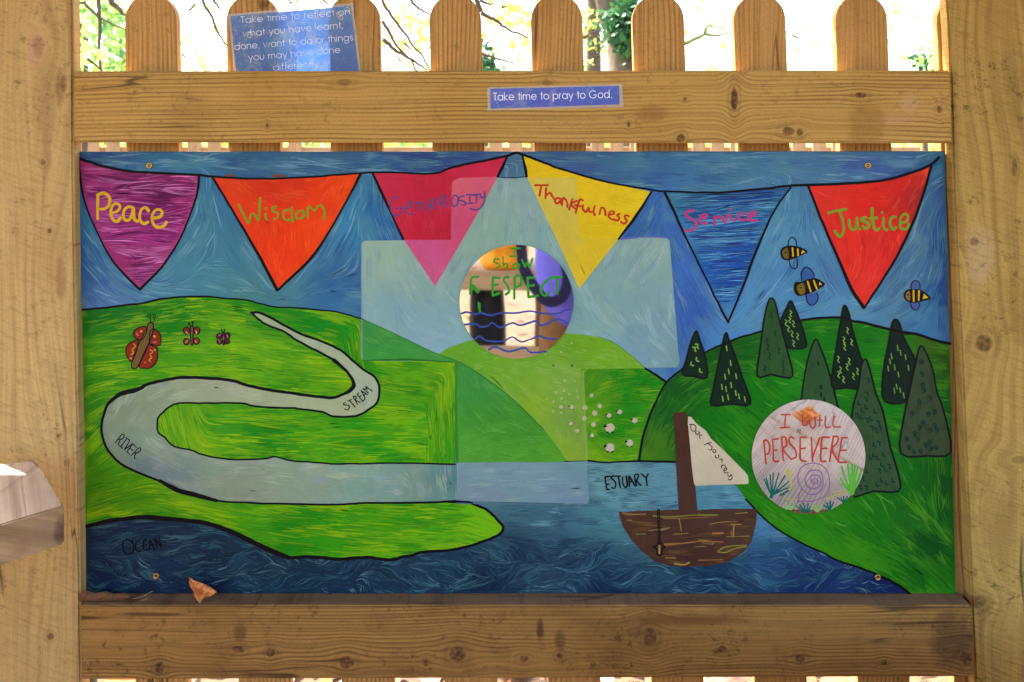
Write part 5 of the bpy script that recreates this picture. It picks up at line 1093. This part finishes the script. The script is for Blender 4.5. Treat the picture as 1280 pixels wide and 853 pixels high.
V, Fc = tube([(xw(632)-.04, YS-.1, z1+.12), (xw(632), YS-.1, z1+.17), (xw(632)+.04, YS-.1, z1+.12)], .006, 8); mesh_obj('handle', V, Fc, flatmat('orange_strap', (200, 110, 20), .7), ob, True)
ob = blob('bag', (xw(609), YS-.16, z2-.27), (.066, .09, .30), flatmat('black_cloth', (14, 14, 18), .8, .3, 60, bmp=.003), 'black bag under the bench behind, seen in the upper mirror', 'bag', 5)
q = Vector((xw(592), YS-.03, z1+.002)); V, Fc = leafmesh(q, .03, .7, .6); tag(mesh_obj('dry_leaf', V, Fc, M['dryleaf'], None, True), 'small orange leaf on the bench behind, left of the orange bag in the upper mirror', 'leaf')
# person
def skin(name, chain, edges, mat, parent, sub=2):
    me = bpy.data.meshes.new(name); me.from_pydata([c[:3] for c in chain], edges, []); o = bpy.data.objects.new(name, me); COL.objects.link(o)
    me.materials.append(mat); m1 = o.modifiers.new('skin', 'SKIN'); m1.use_smooth_shade = True
    for i, c in enumerate(chain): me.skin_vertices[0].data[i].radius = (c[3], c[4] if len(c) > 4 else c[3])
    me.skin_vertices[0].data[0].use_root = True
    m2 = o.modifiers.new('sub', 'SUBSURF'); m2.levels = m2.render_levels = sub
    if parent: o.parent = parent; o.location = -parent.location
    return o
PX, PY = .245, -.27
per = thing('person', 'person in a purple blue jacket with a navy strap, seen in the upper mirror', 'person', (PX, PY, 0))
skm_ = flatmat('skin', (214, 160, 130), .5, .06); jk = flatmat('purple_jacket', (98, 90, 188), .8, .12, 40, bmp=.002); tr2 = flatmat('brown_trousers', (110, 76, 44), .9, .2, 60)
nv = flatmat('navy_webbing', (26, 26, 56), .8, .2, 200)
H = 1.70
# trousers / legs
skin('trousers', [(PX, PY, .85, .10, .09), (PX-.09, PY, .80, .085, .085), (PX-.10, PY+.02, .50, .065), (PX-.10, PY-.01, .10, .05), (PX+.09, PY, .80, .085, .085), (PX+.10, PY+.02, .50, .065), (PX+.10, PY-.01, .10, .05)], [(0, 1), (1, 2), (2, 3), (0, 4), (4, 5), (5, 6)], tr2, per)
for s_ in (-1, 1):
    skin('shoe', [(PX+s_*.10, PY-.03, .05, .048, .05), (PX+s_*.105, PY+.08, .045, .05, .04), (PX+s_*.11, PY+.17, .035, .036, .03)], [(0, 1), (1, 2)], flatmat('boot', (60, 44, 34), .7), per)
skin('jacket', [(PX, PY, .66, .20, .19), (PX, PY, 1.0, .185, .16), (PX, PY, 1.18, .18, .12), (PX, PY, 1.34, .165, .11), (PX-.08, PY, 1.44, .07, .06), (PX-.17, PY, 1.38, .065), (PX-.20, PY+.05, 1.0, .06), (PX-.215, PY+.17, 1.27, .042), (PX+.17, PY, 1.38, .065), (PX+.24, PY+.03, 1.12, .056), (PX+.02, PY+.17, 1.27, .042)],
     [(0, 1), (1, 2), (2, 3), (3, 4), (3, 5), (5, 6), (6, 7), (3, 8), (8, 9), (9, 10)], jk, per)
hd = Vector((PX-.20, PY+.04, 1.54))
skin('head', [(hd.x, hd.y, 1.42, .05), (hd.x, hd.y, 1.47, .052), (hd.x, hd.y+.01, 1.53, .075, .085), (hd.x, hd.y+.005, 1.60, .078, .09), (hd.x, hd.y, 1.65, .05, .06), (hd.x, hd.y+.10, 1.535, .012, .014)], [(0, 1), (1, 2), (2, 3), (3, 4), (2, 5)], skm_, per)
skin('hair', [(hd.x, hd.y-.03, 1.56, .08, .075), (hd.x, hd.y-.02, 1.63, .085, .085), (hd.x, hd.y-.005, 1.675, .055, .06)], [(0, 1), (1, 2)], flatmat('brown_hair', (70, 48, 30), .8, .3, 200), per)
for s_, bx in ((-1, -.055), (1, .055)):
    wx = PX-.215 if s_ < 0 else PX+.02
    ch_ = [(wx, PY+.17, 1.275, .028), (bx*1.15, -.09, 1.30, .034, .018), (bx, -.06, 1.32, .032, .016)]; ed = [(0, 1), (1, 2)]
    for k in range(4):
        b0 = len(ch_); zz = 1.30+k*.018
        ch_ += [(bx*.95, -.045, zz, .009), (bx*.70, -.035+.002*k, zz+.006, .0085), (bx*.42, -.04, zz+.006, .007)]; ed += [(2, b0), (b0, b0+1), (b0+1, b0+2)]
    b0 = len(ch_); ch_ += [(bx*1.0, -.085, 1.335, .010), (bx*.6, -.10, 1.345, .0085)]; ed += [(1, b0), (b0, b0+1)]
    skin('hand', ch_, ed, skm_, per, 1)
cmr = thing('camera', 'black camera held by the person behind the viewpoint', 'camera', (0, -.07, ZC))
cbk = flatmat('camera_black', (20, 20, 22), .5)
bm_obj('body', box_bm(-.06, .06, -.09, -.05, ZC-.04, ZC+.035, .006), cbk, cmr)
V, Fc = tube([(0, -.05, ZC), (0, -.012, ZC)], .028, 24); mesh_obj('lens', V, Fc, cbk, cmr, False)
def strip(pts, wd, mat, parent, name='strap', th=.003):
    V = []; Fc = []; n = len(pts); P = [Vector(p_) for p_ in pts]
    for i, p_ in enumerate(P):
        d = (P[min(i+1, n-1)]-P[max(i-1, 0)]).normalized(); nn = Vector((0, 1, 0)); s = d.cross(nn).normalized()*wd/2
        V += [p_-s, p_+s, p_+s-nn*th, p_-s-nn*th]
    for i in range(n-1):
        for k in range(4): Fc.append((i*4+k, i*4+(k+1) % 4, i*4+4+(k+1) % 4, i*4+4+k))
    return mesh_obj(name, V, Fc, mat, parent)
Ys = -.10
L = smoothline([(652, 285), (652, 305), (655, 330), (664, 352), (678, 372), (692, 376), (704, 366), (709, 345), (706, 325), (700, 300), (690, 280)], 5)
strip([rat(x, y, Ys) for x, y in L], 14/F*(2*YB-Ys), nv, per)
# ------------------------------------------------------------------ ground
gm, t, p, o = newmat('leaf_litter_soil'); tc = t.nodes.new('ShaderNodeTexCoord')
n1 = noise(t, tc.outputs['Object'], 1.3, 4, .6); n2 = noise(t, tc.outputs['Object'], 24, 5, .7)
c_ = mix(t, ss(t, n1, .42, .6), lin4((86, 68, 52)), lin4((56, 66, 32))); c_ = mix(t, n2, c_, lin4((108, 82, 60)))
t.links.new(c_, p.inputs['Base Color']); p.inputs['Roughness'].default_value = .95; bump(t, p, n2, .8, .02)
xs = np.linspace(-1, 1, 61); xs = np.sign(xs)*np.abs(xs)**2.6*180
V = [(x, y, (0 if math.hypot(x, y) < 4 else .12*math.sin(x*.3)*math.cos(y*.23))-.004) for y in xs for x in xs]
Fc = [(j*61+i, j*61+i+1, (j+1)*61+i+1, (j+1)*61+i) for j in range(60) for i in range(60)]
tag(mesh_obj('ground', V, Fc, gm, None, True), kind='structure')
def leafcloud(name, n, sampler, size, mats, flat=False, parent=None):
    V = np.zeros((n*4, 3)); rr = R
    c = sampler(n); s = size*rr.uniform(.5, 1.3, n)
    a = rr.normal(size=(n, 3)); a /= np.linalg.norm(a, axis=1)[:, None]
    b = rr.normal(size=(n, 3))
    if flat: a[:, 2] *= .25; b[:, 2] *= .25
    b -= (a*b).sum(1)[:, None]*a; b /= np.linalg.norm(b, axis=1)[:, None]
    V[0::4] = c-a*s[:, None]; V[1::4] = c+b*s[:, None]*.55; V[2::4] = c+a*s[:, None]; V[3::4] = c-b*s[:, None]*.55
    if flat: V[:, 2] = np.maximum(V[:, 2], .004)
    me = bpy.data.meshes.new(name); me.from_pydata(V.tolist(), [], np.arange(n*4).reshape(n, 4).tolist())
    for m_ in mats: me.materials.append(m_)
    me.polygons.foreach_set('material_index', rr.randint(0, len(mats), n).tolist()); me.update()
    o = bpy.data.objects.new(name, me); COL.objects.link(o); o['kind'] = 'stuff'
    if parent: o.parent = parent; o.location = -parent.location
    return o
lit = [leafmat('litter_tan', (128, 98, 74), (92, 64, 46), .2, 8), leafmat('litter_pale', (160, 132, 112), (122, 98, 80), .2, 8), leafmat('litter_brown', (120, 84, 58), (90, 62, 44), .2, 8), leafmat('litter_orange', (200, 126, 60), (170, 96, 44), .2, 8)]
def gs(n):
    r_ = np.abs(R.normal(0, 1, n))*2.6+.05; th = R.uniform(0, 2*PI, n)
    return np.stack([r_*np.cos(th), r_*np.sin(th)+.8, R.uniform(.005, .03, n)], 1)
leafcloud('leaf_litter', 16000, gs, .045, lit, True)
# ------------------------------------------------------------------ beyond the fence
far = thing('picket_fence', 'sunlit pale picket fence further off, glimpsed under the upper rail', 'fence', (0, 6, 0))
YF = 6.0
for i in range(46):
    x = -3.2+i*.118+random.uniform(-.008, .008)
    if .36 < (x+3.2)/5.4 < .52: continue
    zt = ZC+random.uniform(-.01, .01)-.0
    bm_obj('picket', box_bm(x, x+.078, YF, YF+.02, .06, zt), M['farpicket'], far)
for z in (.35, 1.1): bm_obj('rail', box_bm(-3.3, -.2 if z < 0 else 2.4, YF+.0202, YF+.06, z, z+.09), M['farpicket'], far)
def tree(name, trunk, rad, limbs, label, crowns, lmats, lsize, barkm=None, n=8):
    t_ = thing(name, label, 'tree', (trunk[0][0], trunk[0][1], 0))
    V, Fc = tube([tuple(q) for q in smoothline(trunk, 4)], np.interp(np.linspace(0, 1, (len(trunk)-1)*4+1), np.linspace(0, 1, len(rad)), rad), n)
    V = [Vector(v)*1.0+Vector((random.uniform(-1, 1), random.uniform(-1, 1), 0))*rad[0]*.05 for v in V]
    mesh_obj('trunk', V, Fc, barkm or M['bark'], t_, True)
    parts = []
    for l, r0 in limbs:
        P = smoothline([tuple(q) for q in l], 3); P = P+R.normal(0, r0*.2, P.shape)
        parts.append(tube([tuple(q) for q in P], np.linspace(r0, r0*.35, len(P)), 5))
    if parts:
        V, Fc = join(parts); o_ = mesh_obj('branches', V, Fc, barkm or M['bark'], t_); o_['kind'] = 'stuff'
    t_['group'] = 'trees and bushes beyond the fence'
    for cfn, n_ in crowns: leafcloud('crown', n_, cfn, lsize, lmats, False, t_)
    return t_
def clumps(cs, spread):
    cs = np.array([tuple(c) for c in cs], float)
    def f(n):
        i = R.randint(0, len(cs), n); return cs[i]+R.normal(0, 1, (n, 3))*np.array(spread)
    return f
def boxs(p0, p1, k=40, sp=.25):
    p0 = np.array(p0); p1 = np.array(p1); c = p0+(p1-p0)*R.rand(k, 3)
    return clumps(c, (sp, sp, sp))
GRN = [leafmat('leaf_green', (150, 190, 100), (110, 160, 100), .6), leafmat('leaf_lime', (200, 216, 120), (160, 196, 110), .65)]
YEL = [leafmat('leaf_yellow', (226, 214, 110), (206, 190, 90), .6), leafmat('leaf_gold', (216, 180, 90), (180, 190, 100), .6)]
PALE = [leafmat('leaf_pale', (164, 188, 110), (150, 180, 110), .5), leafmat('leaf_pale_gold', (206, 194, 124), (186, 184, 110), .5)]
IVY = [leafmat('ivy_dark', (40, 96, 50), (24, 70, 44), .2), leafmat('ivy_mid', (70, 130, 60), (44, 96, 50), .3)]
def A3(px, py, Y): return tuple(at(px, py, Y))
# left tree with green leaves
ba_ = [A3(60, 640, 5), A3(75, 300, 5), A3(88, 60, 5), A3(84, -200, 5)]
Lb = [([A3(121, -30, 3.4), A3(123, 10, 3.4), A3(125, 35, 3.4), A3(124, 60, 3.4), A3(126, 90, 3.4), A3(128, 110, 3.4)], .008), ([A3(105, 3, 3.4), A3(122, 20, 3.4), A3(140, 30, 3.4), A3(157, 38, 3.4)], .006), ([A3(110, 74, 3.4), A3(118, 80, 3.4), A3(130, 92, 3.4)], .006), ([A3(133, -10, 3.6), A3(146, 8, 3.6), A3(158, 20, 3.6)], .014), ([A3(88, -60, 5), A3(110, -50, 4), A3(121, -30, 3.4)], .015), ([A3(88, -40, 5), A3(120, -40, 4.5), A3(133, -10, 3.6)], .02)]
tree('leafy_tree', ba_, [.13, .11, .09, .05], Lb, 'green leaved tree beyond the fence at the far left', [(clumps([A3(a, b, 4.2) for a, b in ((132, 12), (138, 30), (142, 46), (136, 60), (146, 72), (135, 84), (152, 58), (128, 8), (150, 90))], (.035, .2, .035)), 560), (clumps([A3(a, b, 3.4) for a, b in ((108, 24), (112, 30), (113, 48), (109, 5), (122, 66), (115, 68), (111, 88))], (.012, .05, .012)), 24), (boxs(A3(-200, -400, 5), A3(150, -60, 6.5), 30), 2500)], GRN, .028)
# hanging twigs
Lb = []
def tw(pts, r_, Y): Lb.append(([A3(x, y, Y) for x, y in pts], r_))
tw([(246, -30), (253, 0), (264, 22), (272, 40), (280, 52), (290, 70)], .006, 3); tw([(262, -20), (268, 2), (276, 14)], .007, 3); tw([(236, 14), (243, 6), (246, -4)], .004, 3); tw([(227, 68), (233, 72), (238, 75)], .003, 3)
tw([(361, -10), (363, 5), (366, 0)], .004, 3); tw([(370, -20), (371, 8)], .004, 3); tw([(382, -10), (388, 7)], .004, 3); tw([(396, -20), (404, 0), (412, 5)], .005, 3)
tw([(474, -20), (478, 2), (486, 15), (496, 30), (507, 43), (516, 57), (525, 67), (534, 82), (540, 92)], .006, 3); tw([(478, 28), (484, 36), (491, 50), (500, 62), (512, 74), (519, 86), (524, 95)], .006, 3); tw([(478, 50), (486, 56), (498, 65), (511, 73), (522, 80), (534, 88)], .007, 3); tw([(505, 54), (512, 61), (518, 66)], .004, 3); tw([(497, 70), (502, 84)], .003, 3)
tw([(508, -10), (514, 0), (524, 11), (533, 16), (545, 22)], .006, 3); tw([(602, 16), (612, 22), (622, 28), (632, 35), (646, 41), (660, 48)], .007, 3); tw([(603, 67), (613, 71), (630, 76), (647, 79)], .005, 3); tw([(646.5, 79), (646.5, 90)], .002, 3); tw([(600, 0), (608, 4), (618, 5)], .006, 3); tw([(729, 47), (738, 42), (746, 38)], .006, 3)
tw([(627, 9), (634, 8)], .005, 3); tw([(300, -120), (246, -30)], .01, 3); tw([(380, -140), (474, -20)], .012, 3); tw([(430, -140), (508, -10)], .012, 3)
tw([(330, -200), (300, -120)], .03, 3); tw([(330, -200), (380, -140)], .03, 3); tw([(380, -140), (430, -140), (560, -60), (602, 16)], .02, 3); tw([(380, -140), (396, -20)], .008, 3); tw([(330, -200), (361, -10)], .008, 3); tw([(560, -60), (600, 0)], .012, 3); tw([(560, -60), (580, 40), (603, 67)], .01, 3)
yl = [(476, 5), (497, 11), (499, 4), (505, 27), (489, 19), (515, 35), (526, 27), (525, 34), (492, 43), (521, 54), (530, 60), (486, 60), (509, 64), (606, 41), (612, 5), (630, 12), (645, 8), (650, 10), (655, 17), (625, 23), (641, 27), (655, 34), (661, 30), (650, 55), (655, 60), (643, 73), (610, 18), (617, 30), (500, 50), (535, 40)]
tree('bare_tree', [A3(318, 700, 3.1), A3(317, 350, 3.1), A3(316, 60, 3.1), A3(330, -200, 3)], [.01, .01, .01, .01] if False else [.04, .038, .034, .03], Lb, 'thin twigged autumn tree overhanging the fence with sparse yellow leaves',
     [(clumps([A3(a, b, 3.1) for a, b in yl], (.016, .05, .012)), 150)], YEL, .018)
# ivy trunk
tr0 = [A3(798, 320, 8), A3(790, 150, 8), A3(783, 60, 8), A3(768, 20, 8), A3(752, -40, 8), A3(735, -200, 8)]
tree('ivy_clad_tree', tr0, [.20, .17, .15, .12, .10, .06], [([A3(776, 30, 8), A3(790, 5, 8), A3(815, -40, 8)], .07), ([A3(783, 22, 7.8), A3(788, 27, 7.8), A3(794, 40, 7.8)], .03)], 'ivy clad tree trunk beyond the fence right of centre', [(clumps([A3(a, b, 7.8) for a, b in ((770, 16), (778, 26), (764, 30), (772, 36), (784, 38), (776, 46), (786, 50), (779, 58), (789, 66), (782, 10), (790, 4), (795, 20), (798, 44))], (.05, .08, .05)), 800)], IVY, .035, M['bark'])
tree('leafy_tree', [A3(742, 340, 10), A3(740, 200, 10), A3(742, 60, 10), A3(738, -60, 10)], [.1, .09, .07, .04], [([A3(741, 60, 10), A3(748, 54, 10), A3(758, 50, 10)], .03)], 'slim pale tree left of the ivy clad trunk', [(clumps([A3(a, b, 10) for a, b in ((734, 22), (740, 26), (733, 36), (745, 57), (742, 70), (738, 84), (735, 50), (748, 64), (745, 5))], (.05, .1, .06)), 260)], GRN+YEL, .035)
# shrub between
tree('leafy_bush', [A3(606, 330, 7), A3(606, 200, 7), A3(607, 90, 7)], [.03, .025, .01], [], 'dark green bush behind the middle pickets', [(clumps([A3(a, b, 7) for a, b in ((606, 84), (612, 86), (618, 84), (605, 60), (612, 78), (604, 50), (604, 74))], (.03, .08, .025)), 170)], IVY, .03)
Lb = [([A3(850, 56, 4), A3(862, 52, 4), A3(874, 46, 4), A3(884, 43.5, 4), A3(898, 44.5, 4), A3(912, 41, 4)], .009), ([A3(881, 44, 4), A3(882, 36, 4), A3(887, 32, 4), A3(898, 35, 4), A3(908, 38, 4)], .006), ([A3(990, 44, 4), A3(999, 48, 4), A3(1010, 46, 4)], .005), ([A3(828, 30, 4), A3(850, 56, 4)], .012), ([A3(965, 30, 4), A3(990, 44, 4)], .005)]
tree('mossy_tree', [A3(826, 520, 4), A3(826, 200, 4), A3(824, 40, 4), A3(826, -160, 4)], [.06, .055, .05, .04], Lb, 'slender mossy tree hidden behind a picket with one green twig', [(clumps([A3(a, b, 4) for a, b in ((1105, 80), (1150, 74), (1160, 78), (1154, 84))], (.03, .06, .03)), 40)], GRN, .02, flatmat('mossy_bark', (92, 110, 50), .9, .3, 60))
tree('leafy_bush', [A3(1156, 330, 7), A3(1156, 200, 7), A3(1157, 90, 7)], [.03, .025, .01], [], 'green bush behind the right end of the fence', [(clumps([A3(a, b, 7) for a, b in ((1153, 72), (1160, 78), (1155, 84), (1164, 86))], (.03, .06, .03)), 120)], IVY, .03)
tag(leafcloud('distant_foliage', 3600, boxs((-9, 15, 1.6), (11, 22, 6.5), 260, .4), .10, PALE), kind='stuff')
tag(leafcloud('woodland_edge', 9000, boxs((-40, 34, .2), (40, 42, 1.2), 260, .5), .28, GRN+YEL), kind='stuff')
M['roof'] = wood('shade_roof_board', (170, 134, 90), (120, 88, 52), (130, 96, 60), True)
rf = thing('shade_roof', 'board roof added above the fence, out of view, to block sun and shape the light', 'roof', (0, .5, 2.3))  # unseen, added so the eave cuts the sun on the left bench plank
for k in range(18):
    y0 = -.9+k*.15
    bm_obj('shade_roof_board', box_bm(-2.2, 2.2, y0, y0+.144, 2.25, 2.27), M['roof'], rf)
for x in (-1.6, 0, 1.6): bm_obj('shade_roof_rafter', box_bm(x-.03, x+.03, -.9, 1.79, 2.271, 2.35), M['roof'], rf)
print('objects', len(bpy.data.objects), 'tris', sum(len(o.data.polygons) for o in bpy.data.objects if o.type == 'MESH'))
